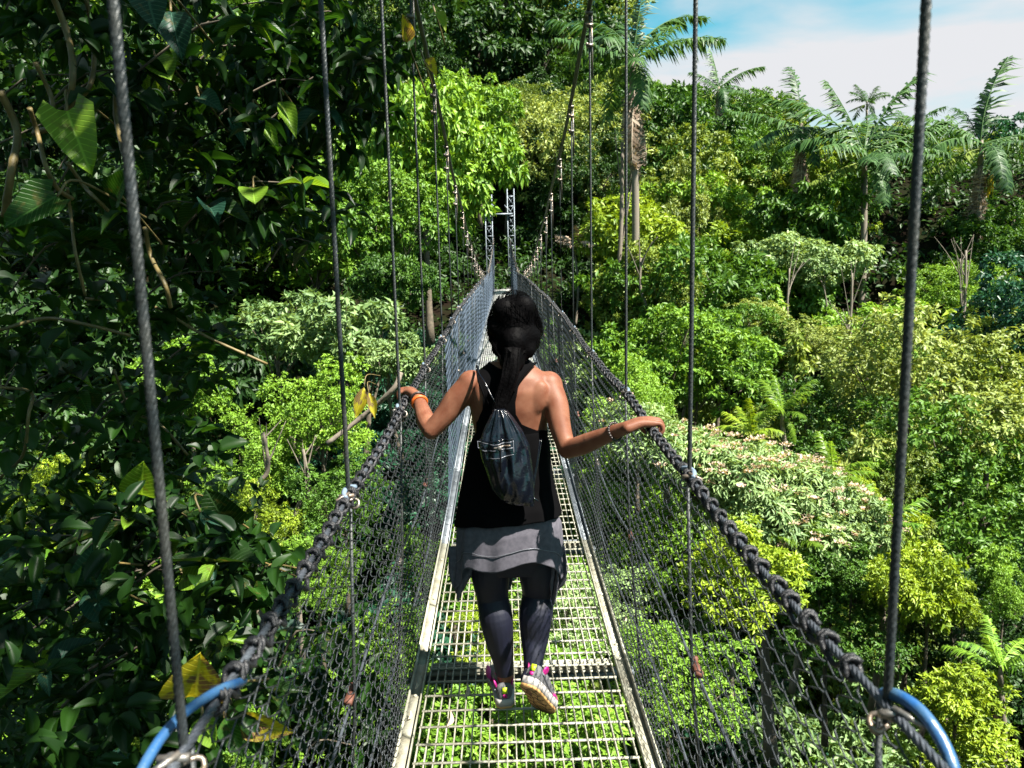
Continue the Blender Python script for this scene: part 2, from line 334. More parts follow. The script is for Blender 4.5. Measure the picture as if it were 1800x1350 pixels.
def make_crown(seed, R, lobes, nclump, per, L, rc, asp=.48, droop=.25, flat=.5, tm='s', lob_r=.40, zmin=-.45, ragged=.16):
    """irregular crown: lobes of many sizes, each carrying domed sprays of leaves with dark gaps between them"""
    rng = np.random.default_rng(seed); R = np.array(R, float)
    ld = norm(rng.normal(size=(lobes, 3))*np.array([1, 1, .85]) + np.array([0, 0, .2])); ld[:, 2] = np.maximum(ld[:, 2], zmin)
    lr = lob_r*rng.uniform(.45, 1.25, lobes); lc = ld*R*rng.uniform(.30, 1.08, (lobes, 1))
    n0 = nclump*3; w = lr**2/np.sum(lr**2); li = rng.choice(lobes, n0, p=w)
    d = norm(rng.normal(size=(n0, 3)) + ld[li]*.6 + np.array([0, 0, .4]))
    p = lc[li] + d*(lr[li, None]*R.min())*np.array([1.15, 1.15, .8])*rng.uniform(.7, 1.12, (n0, 1))
    k = rng.random(n0) < ragged; p[k] += d[k]*rng.uniform(.1, .42, (k.sum(), 1))*R.min()*.6
    inside = np.zeros(n0, bool)
    for q in range(lobes):
        inside |= (np.linalg.norm((p-lc[q])/np.array([1.15, 1.15, .8]), axis=1) < lr[q]*R.min()*.62) & (li != q)
    p = p[~inside]; d = d[~inside]; li = li[~inside]
    keep = []; cell = {}; sp = rc*1.30       # thin out to spaced sprays
    for i in range(len(p)):
        c = tuple(np.floor(p[i]/sp).astype(int)); ok = True
        for dx in (-1, 0, 1):
            for dy in (-1, 0, 1):
                for dz in (-1, 0, 1):
                    for j in cell.get((c[0]+dx, c[1]+dy, c[2]+dz), ()):
                        if np.abs(p[i]-p[j]).sum() < sp*1.25: ok = False
        if ok:
            keep.append(i); cell.setdefault(c, []).append(i)
        if len(keep) >= nclump: break
    p, d, li = p[keep], d[keep], li[keep]
    lv = rng.random(lobes); cv = np.clip(lv[li]*.6 + rng.random(len(p))*.4, 0, 1); n = len(p)
    # each spray is a dome: leaves sit on its outer side and fan out and down
    C = np.repeat(p, per, 0); Oo = np.repeat(norm(d + np.array([0, 0, .5])), per, 0); m = len(C)
    off = norm(rng.normal(size=(m, 3)) + Oo*.9); rad = np.repeat(rc*rng.uniform(.55, 1.3, n), per)[:, None]
    pos = C + off*rad*np.array([1, 1, .75])*rng.uniform(.45, 1.05, (m, 1))
    D = norm(off + rand_dir(rng, m)*.7 + np.array([0, 0, -droop])); U = norm(off*.6 + Oo*.4 + np.array([0, 0, .5]) + rand_dir(rng, m)*.75)
    Ls = L*rng.uniform(.55, 1.35, m); v = np.clip(np.repeat(cv, per)*.55 + rng.random(m)*.5, 0, 1)
    V, T, var = leaves(pos - D*Ls[:, None]*.3, D, U, Ls, Ls*asp, tm, v)
    return np_mesh('crown', V, [T], var), lc, R
def make_trunk(seed, lc, R, h, r0=.2, limbs=7, mb=None):
    rng = random.Random(seed); mb = mb or MB()
    n = 9; pts = []; rr = []
    bx, by = rng.uniform(-.4, .4), rng.uniform(-.4, .4)
    for i in range(n+1):
        t = i/n; pts.append((bx*math.sin(t*2.4), by*math.sin(t*2.1), -h + t*(h+R[2]*.15))); rr.append(r0*(1.35-.3*min(t*6, 1) - .6*t))
    mb.tube(pts, rr, 8)
    for k in range(min(limbs, len(lc))):
        st = np.array(pts[n-2-(k % 3)]); e = lc[k]; mid = (st+e)/2 + np.array([0, 0, -.12*R[2]]) + np.array([rng.uniform(-.2, .2) for _ in range(3)])
        c = catmull([st, mid, e], 4); mb.tube(c, np.linspace(r0*.45, r0*.12, len(c)), 5)
        for q in range(3):
            e2 = e + np.array([rng.uniform(-1, 1), rng.uniform(-1, 1), rng.uniform(-.2, .8)])*R.min()*.4
            mb.tube([c[5], (c[5]+e2)/2+np.array([0, 0, .1]), e2], [r0*.16, r0*.11, r0*.05], 4, cap=False)
    return mb.mesh('trunk', True)
PROTO = {}
def proto(key, seed, R, lobes, nclump, per, L, rc, h, r0=.2, **kw):
    me, lc, Rr = make_crown(seed, R, lobes, nclump, per, L, rc, **kw)
    PROTO[key] = (me, make_trunk(seed, lc, Rr, h, r0), max(R[0], R[1]), h)
proto('round', 1, (3.6, 3.6, 3.2), 24, 330, 62, .29, .44, 9, droop=.35)
proto('round2', 2, (3.9, 3.3, 3.0), 28, 420, 52, .25, .40, 9, droop=.2)
proto('fine', 3, (3.4, 3.4, 3.2), 34, 700, 44, .165, .30, 8, droop=.15, lob_r=.34)
proto('layer', 4, (4.2, 4.2, 2.2), 22, 330, 58, .33, .48, 9, droop=.55, lob_r=.52)
proto('tall', 5, (2.6, 2.6, 4.4), 28, 360, 56, .26, .40, 10, droop=.4, zmin=-.85, lob_r=.42)
proto('big', 6, (3.2, 3.2, 2.6), 18, 260, 48, .38, .46, 8, droop=.5, asp=.42, lob_r=.46)
proto('nbig', 8, (1.35, 1.35, 1.05), 16, 150, 34, .24, .25, 4, .09, droop=.45, asp=.40, lob_r=.46)
proto('nleaf', 9, (1.8, 1.8, 1.6), 28, 420, 34, .125, .215, 5, .1, droop=.25, asp=.5, lob_r=.38)
proto('nround', 10, (1.7, 1.7, 1.4), 22, 260, 38, .17, .26, 5, .1, droop=.35, lob_r=.42)
proto('loose', 7, (3.6, 3.6, 3.0), 26, 360, 40, .20, .30, 9, droop=.2, lob_r=.24, ragged=.3)
for k in PROTO.values(): k[0].materials.append(LM['mid']); k[1].materials.append(M['bark'])
NTREE = [0]
def tree(kind, leafm, loc, s, label, cat='tree', group=None, name='broadleaf_tree', squash=1.0, rz=None, barkm='bark', rs=random.Random(5), tilt=.06):
    me, tr, R, h = PROTO[kind]; NTREE[0] += 1
    t = thing(name, label, cat, (loc[0], loc[1], loc[2]-h*s*.9), rs.uniform(0, 6.28) if rz is None else rz, group)
    c = add_obj('crown', me, LM[leafm], t); c.location = (0, 0, h*s*.9); c.scale = (s*rs.uniform(.88, 1.12), s*rs.uniform(.88, 1.12), s*squash); c.rotation_euler = (rs.uniform(-tilt, tilt), rs.uniform(-tilt, tilt), 0)
    k = add_obj('trunk', tr, M[barkm], t); k.location = (0, 0, h*s*.9); k.scale = (s, s, s)
    return t
def tree_px(kind, leafm, px, py, d, rpx, label, **kw):
    """crown centre seen at (px,py), distance d; rpx = crown radius in photo pixels"""
    p = P(px, py, d); s = rpx*(d/F_PX)/PROTO[kind][2]
    HERO.append((px, py, rpx*.95, d)); return tree(kind, leafm, p, s, label, **kw)
HERO = []
# ============================================================ PALMS
def frond_mesh(seed, L=3.0, pairs=46, ll=.70, arch=.5, dead=False):
    rng = random.Random(seed); mb = MB()
    def cv(t):
        return np.array((L*t*(1-.18*arch*t), .06*math.sin(3*t+seed), L*(.38*t - arch*.75*t*t)))
    pts = [cv(i/14) for i in range(15)]; mb.tube(pts, np.linspace(.028, .006, 15), 4, var=.9)
    for i in range(pairs):
        t = .12 + .87*i/(pairs-1); p = cv(t); d = cv(min(t+.01, 1.01))-cv(t-.01); d /= np.linalg.norm(d)
        side = np.cross(d, (0, 0, 1.0)); side /= np.linalg.norm(side); up = np.cross(side, d)
        l = ll*(math.sin(math.pi*min(.97, .14+.8*t))**.6)*rng.uniform(.85, 1.1)
        for s in (-1, 1):
            if rng.random() < .10: continue
            q = side*s*rng.uniform(.8, 1) + d*.55 - np.array((0, 0, .45 if not dead else 1.1))*rng.uniform(.2, 1.9); q /= np.linalg.norm(q)
            m_ = p + q*l*.5 + up*.03; l *= rng.choice((1, 1, 1, .7, .45)); e = p + q*l + np.array((0, 0, -.34*l*rng.uniform(.5, 1.5))); w = .042
            a = np.cross(q, up); a /= np.linalg.norm(a)+1e-6
            V = [p-a*w*.5, p+a*w*.5, m_-a*w*.9, m_+a*w*.9, e]
            v = rng.random()*.8; mb.add(V, [(0, 1, 3, 2)], [(2, 3, 4)], var=v)
    return mb.mesh('frond')
FR = [frond_mesh(1, arch=.45), frond_mesh(2, arch=.75), frond_mesh(3, arch=.2, ll=.7)]
FD = frond_mesh(9, L=2.6, arch=.35, ll=.55, dead=True)
for f in FR: f.materials.append(LM['palm'])
FD.materials.append(LM['dry'])
def palm(top, s, h, label, angs, skirt=0, leafm='palm', barkm='barkpale', group=None, r=.11, fruit=False, name='palm_tree', seed=0):
    """angs: list of (azimuth deg, lift deg, scale) for the fronds; azimuth 0 = to the right, 90 = away"""
    rng = random.Random(seed)
    t = thing(name, label, 'palm', (top[0], top[1], top[2]-h-.45*s), 0, group)
    mb = MB(); n = 14
    mb.tube([(.15*math.sin(i/n*3), .05*i/n, h*i/n) for i in range(n+1)], [r*(1.25-.35*i/n)*(1+.06*(i % 2)) for i in range(n+1)], 9)
    mb.tube([(.15*math.sin(3), .05, h-.02), (.15*math.sin(3), .05, h+.9*s)], [r*1.1, r*.45], 8)
    mb.build('trunk', M[barkm], t, True)
    c = Vector((.15*math.sin(3), .05, h+.75*s))
    for i, (a, e, k) in enumerate(angs):
        f = add_obj('frond', FR[i % 3], LM[leafm], t); f.location = c; f.scale = (s*k,)*3
        f.rotation_euler = (Matrix.Rotation(math.radians(a), 3, 'Z') @ Matrix.Rotation(math.radians(-e), 3, 'Y')).to_euler()
    for i in range(3 if s > .6 else 1):      # older fronds hanging low, some half brown
        f = add_obj('frond', FR[(i+1) % 3], LM['olive' if i % 2 else leafm], t); f.location = c - Vector((0, 0, .15*s)); k = s*rng.uniform(.7, .95); f.scale = (k, k, k)
        f.rotation_euler = (Matrix.Rotation(rng.uniform(0, 6.28), 3, 'Z') @ Matrix.Rotation(math.radians(rng.uniform(20, 55)), 3, 'Y')).to_euler()
    for i in range(skirt):
        f = add_obj('dead_frond', FD, LM['dry'], t); f.location = (c.x+r*math.cos(i*2.4), c.y+r*math.sin(i*2.4), h + .35*s - rng.uniform(0, 1.6)*s); k = s*rng.uniform(.4, .95); f.scale = (k, k, k)
        f.rotation_euler = (Matrix.Rotation(i*2.4, 3, 'Z') @ Matrix.Rotation(math.radians(rng.uniform(84, 108)), 3, 'Y')).to_euler()
    if fruit:
        mb = MB()
        for i in range(26):
            a = rng.uniform(0, 6.28); x = .16*math.cos(a)*rng.random(); y = .16*math.sin(a)*rng.random()
            mb.tube([(x*.2, y*.2, 0), (x, y, -.12), (x*1.1, y*1.1, -rng.uniform(.5, .95))], [.012, .02, .012], 4)
        f = mb.build('fruit_stalk', LM['yleaf'], t); f.location = (c.x+.25*s, c.y-.2, h-.3*s); f.scale = (s,)*3
    return t
def ring(n, e0, e1, seed=0, k=1.0):
    r = random.Random(seed); return [(i*360/n + r.uniform(-14, 14), r.uniform(e0, e1), k*r.uniform(.85, 1.1)) for i in range(n)]
# ============================================================ FOREST: trees the photo lets you tell apart
def near_kind(k, d):
    """close trees keep their leaves at true size"""
    return {'big': 'nbig', 'layer': 'nbig', 'fine': 'nleaf', 'round2': 'nleaf', 'round': 'nround', 'tall': 'nround', 'loose': 'nround'}.get(k, k) if d < 20 else k
H = [ # kind, leaf, px, py, d, radius px, squash, label
 ('layer','bright',745,300,27,138,1.5,'broad bright green tree on the left of the far bridge towers, sunlit drooping leaves'),
 ('round','bright',660,400,24,95,1.1,'bright green tree behind the third left hanger cable'),
 ('big','bright',838,215,31,70,1.0,'bright green crown reaching over the left main cable'),
 ('layer','mid',690,500,22,80,1.0,'mid green low tree with dark gaps below the sunlit left tree'),
 ('fine','tan',985,285,47,118,1.15,'rounded pale olive tree between the main cable and the tall palm'),
 ('fine','olive',905,225,52,75,1.1,'small olive crown directly above the far lattice mast'),
 ('round','dark',850,70,62,140,1.2,'dark green tree at the top of the picture above the far towers'),
 ('fine','olive',950,40,66,105,1.2,'olive tree catching the sun at the top of the hill beside the dark tree'),
 ('round2','dark',700,110,48,110,1.2,'shaded tree on the slope behind the yellow leafed branch tips'),
 ('round2','mid',1050,170,60,75,1.1,'mid green crown behind the tall palm on its left'),
 ('round','mid',1180,290,50,110,1.1,'mid green dense tree right of the brown palm skirt'),
 ('round2','mid',1270,240,60,85,1.0,'green ridge tree below the second palm against the sky'),
 ('round','olive',1345,235,66,60,.9,'small ridge tree between the second and third palms'),
 ('round2','mid',1340,320,46,95,1.0,'mid green tree left of the skirted palm'),
 ('layer','yellow',1130,430,38,115,1.1,'yellow green layered tree right of the bridge behind the fifth hanger'),
 ('round','bright',1240,420,41,105,1.0,'bright leafed crown right of the second hanger cable'),
 ('round','olive',1120,530,32,90,1.1,'olive leafed tree behind the slim pale trunk'),
 ('layer','pale',1400,470,33,100,.9,'grey green tree with flat tiers below the skirted palm'),
 ('round','bright',1560,370,43,100,.9,'bright flat topped tree below the wide fronded palm'),
 ('round2','mid',1660,330,50,80,1.0,'mid green tree between the two rightmost palms'),
 ('fine','olive',1755,330,44,90,1.0,'olive green tree at the right edge below the palm tip'),
 ('round2','mid',1480,330,56,70,1.0,'green tree on the ridge behind the wide palm'),
 ('round','mid',1760,440,34,80,1.0,'mid green tree at right under the hanging orange palm fruit'),
 ('loose','tan',1380,580,27,95,.7,'thin tan leafed tree with bare twigs above the dark gap'),
 ('loose','tan',1470,630,25,85,.6,'sparse pale spreading branch right of the dry twiggy crown'),
 ('round','bright',1175,650,22,110,1.0,'bright green bushy tree above the hand on the right rail'),
 ('round2','bright',1120,720,18,70,1.1,'bright green shrub mass behind the right handrail wrap'),
 ('round','mid',1290,620,26,80,1.0,'mid green tree in the hollow beside the second hanger cable'),
 ('round','teal',1770,560,19,100,1.1,'dark blue green tree at the right edge halfway up'),
 ('fine','tan',1610,700,17,140,1.0,'pale yellow creeper covered tree behind the big right hanger'),
 ('fine','olive',1740,700,18,110,1.1,'olive leafed creeper mass at the right edge'),
 ('fine','mid',1700,880,15,150,1.1,'dense small leafed tree at the lower right edge'),
 ('fine','olive',1560,880,15,85,1.1,'olive small leafed tree beside the blossoming tree'),
 ('tall','yellow',1600,1010,13,90,1.2,'upright yellow green tree crossing the big right hanger cable'),
 ('round2','mid',1460,1070,12,100,1.0,'mid green tree below the pink blossoming tree'),
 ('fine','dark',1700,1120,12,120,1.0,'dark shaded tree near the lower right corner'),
 ('round','yellow',1660,1270,10,100,.9,'sunlit yellow green bush in the lower right corner'),
 ('round','mid',1260,640,24,70,1.0,'green crown just right of the second hanger above the palm shrubs'),
 ('round2','mid',1440,760,17,85,1.0,'shaded green tree around the small palm shrubs'),
 ('big','pale',610,610,13,105,.8,'pale large leafed tree left of the bridge behind the second hanger'),
 ('big','pale',510,590,15,75,.9,'pale broad leafed crown beside the dark overhanging foliage'),
 ('big','pale',700,640,12,60,.8,'pale leaved branch with withered blossoms beside the left rail'),
 ('round2','bright',560,740,11,90,1.0,'small leafed bright tree below the pale crown on the left'),
 ('fine','bright',440,820,11,80,1.0,'fine leafed green bush seen through the left gap'),
 ('round2','mid',600,880,9,80,.9,'green bush under the left handrail'),
 ('fine','yellow',110,900,9,90,1.0,'yellow green bush glinting through the dark foliage at the left edge'),
 ('round2','bright',70,1120,8,80,1.0,'bright bush glinting through the lower left corner foliage'),
 ('round','yellow',280,1260,7.5,80,.9,'sunlit bush behind the blue hose at lower left'),
 ('round','bright',330,680,12,80,1.0,'sunlit green crown seen through gaps behind the big left hanger'),
 ('fine','yellow',440,920,8.5,70,1.0,'yellow green bush behind the left handrail'),
 ('round2','mid',1665,375,42,75,1.0,'mid green tree behind the big right hanger below the wide palm'),
 ('layer','mid',1745,400,40,65,1.0,'mid green drooping tree beneath the rightmost palm'),
 ('round','bright',800,1010,8.5,108,.8,'bright bush seen through the grating left of the skirt'),
 ('round','bright',960,1270,6,128,.8,'bright bush right below the grating in front of the feet'),
 ('nbig','bright',780,1290,6.2,90,.8,'broad leafed bush under the near left part of the grating'),
 ('fine','pale',1010,1080,8.5,108,.8,'pale bush seen through the grating right of the legs'),
 ('round2','yellow',860,1120,7.5,70,.8,'yellow green bush below the grating behind the left leg'),
 ('round','bright',660,1170,6.6,108,.9,'bright bush beyond the left net near its lower end'),
 ('round2','bright',1180,1190,7,108,.9,'bright bush beyond the right net beside the deck edge'),
 ('round','yellow',1290,1010,9.5,108,.9,'yellow green bush beyond the right net below the blossoming tree'),
 ('round2','bright',560,1010,8,70,.9,'bright green bush beyond the left net'),
]
for k, l, px, py, d, r, sq, lab in H:
    k = near_kind(k, d)
    tree_px(k, l, px, py, d, r, lab, squash=sq)
# blossoming tree: crown, blossoms and trunk
def blossom_tree():
    c = P(1370, 900, 13); t = thing('blossoming_tree', 'spreading tree covered in pale pink blossom right of the bridge', 'tree', (c.x, c.y, c.z-5)); HERO.append((1370, 880, 190, 13))
    rng = np.random.default_rng(77)
    lc = np.array([(-2.5, .9, 1.35), (-2.0, .2, 1.05), (-1.7, 1.2, .9), (-1.45, .4, .9), (-.9, -.2, .75), (-.3, .3, .6), (.3, -.1, .35), (.9, .2, .1), (1.25, -.2, -.45), (.3, -.5, -.35), (-.6, -.5, .1), (-1.0, .8, .3), (.7, .9, .2)])
    n = 1150; li = rng.integers(0, len(lc), n); dd = norm(rng.normal(size=(n, 3)) + np.array([0, 0, .7])); p = lc[li]*1.0 + dd*np.array([.62, .75, .36])
    p = p + dd*rng.uniform(-.1, .22, (n, 1)); V, T, v = clump_leaves(rng, p, dd, .24, 26, .15, .30, .35, .4)
    add_obj('crown', np_mesh('crown', V, [T], v), LM['pale'], t).location = (0, 0, 5)
    q = rng.random(n) < np.array([.15, .1, .3, .8, .9, .5, .25, .55, .9, .35, .15, .6, .8])[li]*.95; pc = p[q] + dd[q]*.16; pc = pc[dd[q][:, 2] > .1]
    V, T, v = clump_leaves(rng, pc, np.tile([0, 0, 1.], (len(pc), 1)), .12, 22, .055, .7, -.3, .25)
    add_obj('blossom', np_mesh('blossom', V, [T], v), LM['pink'], t, kind='stuff').location = (0, 0, 5)
    tr = add_obj('trunk', make_trunk(3, lc, np.array([1.4, 1.4, .8]), 5, .12), M['barkpale'], t); tr.location = (0, 0, 5)
blossom_tree()
# palms ------------------------------------------------------
p = P(1112, 120, 32); palm(p, 1.25, 13.5, 'tallest palm, brown dry skirt under its crown, right of the main cable', [(178, 22, 1.1), (160, 48, .9), (200, -5, .95), (0, 8, 1.1), (20, 40, 1.2), (48, 62, .9), (-30, 0, 1.0), (110, 60, .8), (-70, -8, .9), (-120, -2, .9), (90, 25, .9), (-95, -30, .8), (140, 5, 1.0)], skirt=16, r=.15)
p = P(1263, 165, 50); palm(p, 1.0, 9, 'second palm standing against the sky with a pale ragged stem top', [(0, 22, 1.15), (25, 55, .8), (140, 62, .9), (165, 30, .8), (-40, -5, .8), (220, -5, .7), (90, 40, .8), (-90, -20, .7), (-60, -30, .7)], skirt=8, r=.17)
p = P(1408, 235, 36); palm(p, 1.05, 9.5, 'palm with a long shaggy brown skirt below the ridge', [(110, 70, 1.05), (150, 48, .95), (178, 0, 1.1), (200, -22, 1.0), (70, 55, .8), (0, -30, .75), (-60, -30, .8), (-110, -25, .8), (-20, -25, .7), (240, -30, .8)], skirt=26, r=.17, barkm='bark')
p = P(1520, 290, 34); palm(p, 1.2, 9, 'wide palm with long dark fronds spread in a V shape', [(165, 36, 1.3), (180, 18, 1.2), (145, 50, 1.1), (8, 52, 1.35), (25, 30, 1.2), (0, 8, 1.15), (-25, -5, 1.0), (-90, -10, .9), (-110, -25, .8), (215, 0, 1.0), (60, 60, .9), (-60, -20, .9)], r=.14, fruit=False)
p = P(1725, 268, 34); palm(p, 1.2, 11, 'rightmost palm with one tall upright frond and pale stem', [(28, 66, 1.25), (60, 72, .9), (-10, -6, 1.15), (172, 18, 1.15), (195, 0, 1.0), (-50, -20, .9), (100, 45, .8), (-100, -25, .9)], skirt=4, r=.12, fruit=True)
p = P(1524, 185, 80); palm(p, .9, 9, 'tiny distant palm on the skyline behind the wide palm', ring(8, -10, 35, 3), r=.12)
p = P(1600, 240, 42); palm(p, 1.0, 8, 'half hidden palm behind the big right hanger cable', [(10, 30, .9), (170, 5, 1.1), (190, -20, 1.0), (0, -10, 1.2), (-15, -30, 1.0), (90, 30, .7), (-80, -15, .8)], skirt=5)
for px, py, d, s, lm_, lab, sd_ in [(1375, 735, 15.5, .42, 'lime', 'small bright palm shrub above the blossoming tree', 1), (1322, 775, 15, .40, 'yellow', 'yellowed palm shrub left of the bright one', 2),
        (1465, 850, 13.5, .38, 'lime', 'small palm shrub beside the blossom crown on its right', 4), (1545, 960, 12.5, .46, 'bright', 'palm shrub with a drooping frond between blossom tree and big hanger', 5),
        (1400, 965, 12, .32, 'lime', 'low palm shrub in the middle of the blossom crown', 6), (1760, 1190, 10, .4, 'bright', 'palm shrub near the lower right corner', 7), (1010, 440, 36, .6, 'dry', 'withered pale palm stump right of the far gate', 8)]:
    p = P(px, py, d); s *= .8; palm(p, s, 4.0*s+1.5, lab, ring(8, 0, 55, sd_), leafm=lm_, r=.05, name='palm_shrub', group=None, seed=sd_)
# slim bare trunks seen between crowns
for px, py0, py1, d, r, lab in [(1086, 250, 600, 33, .14, 'tall slim pale trunk right of the bridge behind the fifth hanger'), (1690, 440, 640, 30, .09, 'thin leaning white trunk below the rightmost palm'), (1490, 480, 620, 28, .07, 'thin lit trunk in the dark gap of the right slope'),
        (525, 790, 930, 9, .035, 'slim mottled trunk below the left handrail'), (455, 760, 890, 9.5, .04, 'mottled forked trunk left of the slim one'), (1290, 420, 520, 38, .08, 'short pale trunk under the yellow crowns')]:
    a = P(px-8, py1, d); b = P(px+8, py0, d); mb = MB(); q = catmull([a-Vector((0, 0, 2)), a, (a+b)/2+Vector((.12, 0, 0)), b], 6); mb.tube(q, np.linspace(r*1.2, r*.5, len(q)), 7); rb = random.Random(int(px)); tp = Vector(q[-1])
    for k_ in range(4):
        e_ = tp + Vector((rb.uniform(-.8, .8), rb.uniform(-.3, .3), rb.uniform(.2, .8)))*r*9; mb.tube(catmull([Vector(q[-2-2*k_]), (Vector(q[-2-2*k_])+e_)/2, e_], 4), np.linspace(r*.35, r*.08, 9), 5)
    t = thing('bare_trunk', lab, 'tree trunk', a); o = mb.build('trunk', M['barkpale'], t, True); o.location = -a
# ---------------------------------------------------------- the forest that fills the slopes
rng = np.random.default_rng(11)
SKYX = [1000, 1050, 1100, 1150, 1200, 1290, 1400, 1500, 1600, 1700, 1800, 2200]; SKYY = [-200, -60, 50, 120, 150, 180, 215, 222, 222, 245, 262, 300]
FL = {'mid': 'mid green', 'yellow': 'yellow green', 'bright': 'bright green', 'olive': 'olive', 'dark': 'dark green', 'pale': 'grey green', 'tan': 'pale tan green', 'teal': 'blue green'}
GAPS = [(1490, 540, 120, 90), (700, 510, 90, 70), (1700, 500, 80, 60), (1040, 560, 60, 90), (1590, 1130, 110, 60), (1310, 700, 60, 50), (1720, 800, 80, 40), (1430, 700, 60, 40)]
nfill = 0; FILLC = {}
SHP = {'nbig': 'broad leafed', 'nleaf': 'dense', 'nround': 'bushy', 'round': 'round headed', 'round2': 'uneven', 'fine': 'fine leafed', 'layer': 'drooping', 'tall': 'narrow upright', 'big': 'large leafed', 'loose': 'sparse open'}
MARK = [('the tallest palm', 1112, 120), ('the long skirted palm', 1408, 235), ('the wide palm', 1520, 280), ('the rightmost palm', 1725, 260), ('the second skyline palm', 1263, 165), ('the far lattice mast', 895, 380), ('the grey green tiered tree', 1400, 470),
        ('the thin twiggy tan tree', 1380, 580), ('the blue green tree', 1770, 560), ('the creeper covered tree', 1610, 700), ('the blossoming tree', 1370, 880), ('the bushy tree', 1175, 650), ('the slim pale trunk', 1086, 430), ('the hanging bright left tree', 760, 300),
        ('the pale large leafed tree', 610, 610), ('the womans right foot', 950, 1220), ('the left net', 640, 1050), ('the right net', 1230, 1080), ('the big right hanger', 1590, 600), ('the lower right corner', 1700, 1230), ('the left handrail', 660, 780), ('the head of the woman', 903, 570), ('the yellow tip leaves', 720, 80)]
def fill_label(kind, lf, px, py, rp, zone):
    m_ = min(MARK, key=lambda k: math.hypot(px-k[1], py-k[2])); dx, dy = px-m_[1], py-m_[2]; ds = math.hypot(dx, dy)
    rel = ('just ' if ds < 70 else 'well ' if ds > 170 else '') + ('below' if dy > abs(dx) else 'above' if -dy > abs(dx) else 'right of' if dx > 0 else 'left of')
    for sz in ('', 'small ' if rp < 75 else 'large ', 'hidden '):
        lab = f'{sz}{SHP[kind]} {FL[lf]} tree {rel} {m_[0]}'
        if lab not in FILLC: break
    g = FILLC.setdefault(lab, f'{FL[lf]} trees {zone}'); return lab, g
for ring_i, (y0, y1, st) in enumerate([(5.5, 24, 3.0), (24, 50, 4.4), (50, 100, 5.2)]):
    for yy in np.arange(y0, y1, st):
        for xx in np.arange(-.72*yy-8, .80*yy+6, st):
            x = xx + rng.uniform(-.4, .4)*st; y = yy + rng.uniform(-.4, .4)*st
            s = rng.uniform(.5, 1.1)*(.62 if y < 14 else .85 if y < 24 else 1.0)
            kind = rng.choice(['round', 'round2', 'fine', 'layer', 'tall', 'big', 'loose', 'round', 'round2', 'fine'])
            lf = rng.choice(['mid', 'mid', 'mid', 'bright', 'bright', 'olive', 'dark', 'pale', 'bright', 'teal', 'yellow', 'yellow', 'olive'])
            if x < -3 and y < 22: lf = rng.choice(['bright', 'mid', 'bright'])
            if abs(x) < 5 and y > 42: lf = 'dark'  # shade behind the far gate put into the leaf colour
            if y < 18:
                k2 = near_kind(str(kind), y); s *= PROTO[kind][2]/PROTO[k2][2]*.8; kind = k2
            me, tr, R, h = PROTO[kind]; tz = float(terrain(x, y)); cz = tz + rng.uniform(4.5, 8.5)*s*1.05*R/3.6
            top = cz + .85*R*s; rad = R*s
            if abs(x-BX) < rad + 1.3 and y < 41:
                lim = deck_z(y) - 1.6
                if top > lim: cz -= top-lim; top = lim
            if abs(x-BX) < rad+1.0 and 40 < y < 52: continue
            if y < 14:
                lim = -1.2 - .1*y if x > 0 else .2
                if top > lim: cz -= top-lim
            q = proj((x, y, cz)); 
            if q is None: continue
            rp = rad*F_PX/q[2]
            if q[0] < -rp*1.1 or q[0] > 1800+rp*1.1 or q[1] > 1350+rp or q[1] < -rp*1.4: continue
            tq = proj((x, y, cz + 1.1*R*s))
            sky_y = np.interp(q[0], SKYX, SKYY)
            if q[0] > 1000 and tq[1] < sky_y:
                cz -= (sky_y - tq[1])*q[2]/F_PX
                if cz + 1 < tz: continue
            if any(((q[0]-a)/c)**2 + ((q[1]-b)/e)**2 < 1 for a, b, c, e in GAPS) and y < 60: continue
            if y < 20 and q[0] < 330 and q[1] < 660: continue
            if y < 40 and q[0] < 470 and q[1] < 800: lf = 'dark'  # shade on the left side put into the leaf colour
            bad = False
            for (hx, hy, hr, hd) in HERO:
                if hd > 7.8 and y < hd - 1 and abs(q[0]-hx) < hr*.8 + rp*.6:      # stay below the trees one can tell apart behind
                    low = hy + hr*.55 + rp*.55
                    if hy - hr - rp < q[1] < low: cz -= (low-q[1])*q[2]/F_PX; q = proj((x, y, cz))
            if cz < tz - 1.5*s: continue
            if y < 46 and abs(q[0]-886) < rp*1.35+22 and q[1]-rp*1.2 < 505 and y > 20: continue
            zone = 'on the far slope right of the bridge' if (x > 0 and y > 30) else 'on the far slope left of the bridge' if y > 30 else 'in the gorge right of the bridge' if x > 3 else 'in the gorge left of the bridge' if x < -3 else 'in the gorge beneath the deck'
            key = (FL[lf], zone)
            lab, grp = fill_label(kind, lf, q[0], q[1], rp, zone)
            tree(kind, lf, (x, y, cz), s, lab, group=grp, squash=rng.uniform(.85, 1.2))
            nfill += 1
ra = random.Random(77)
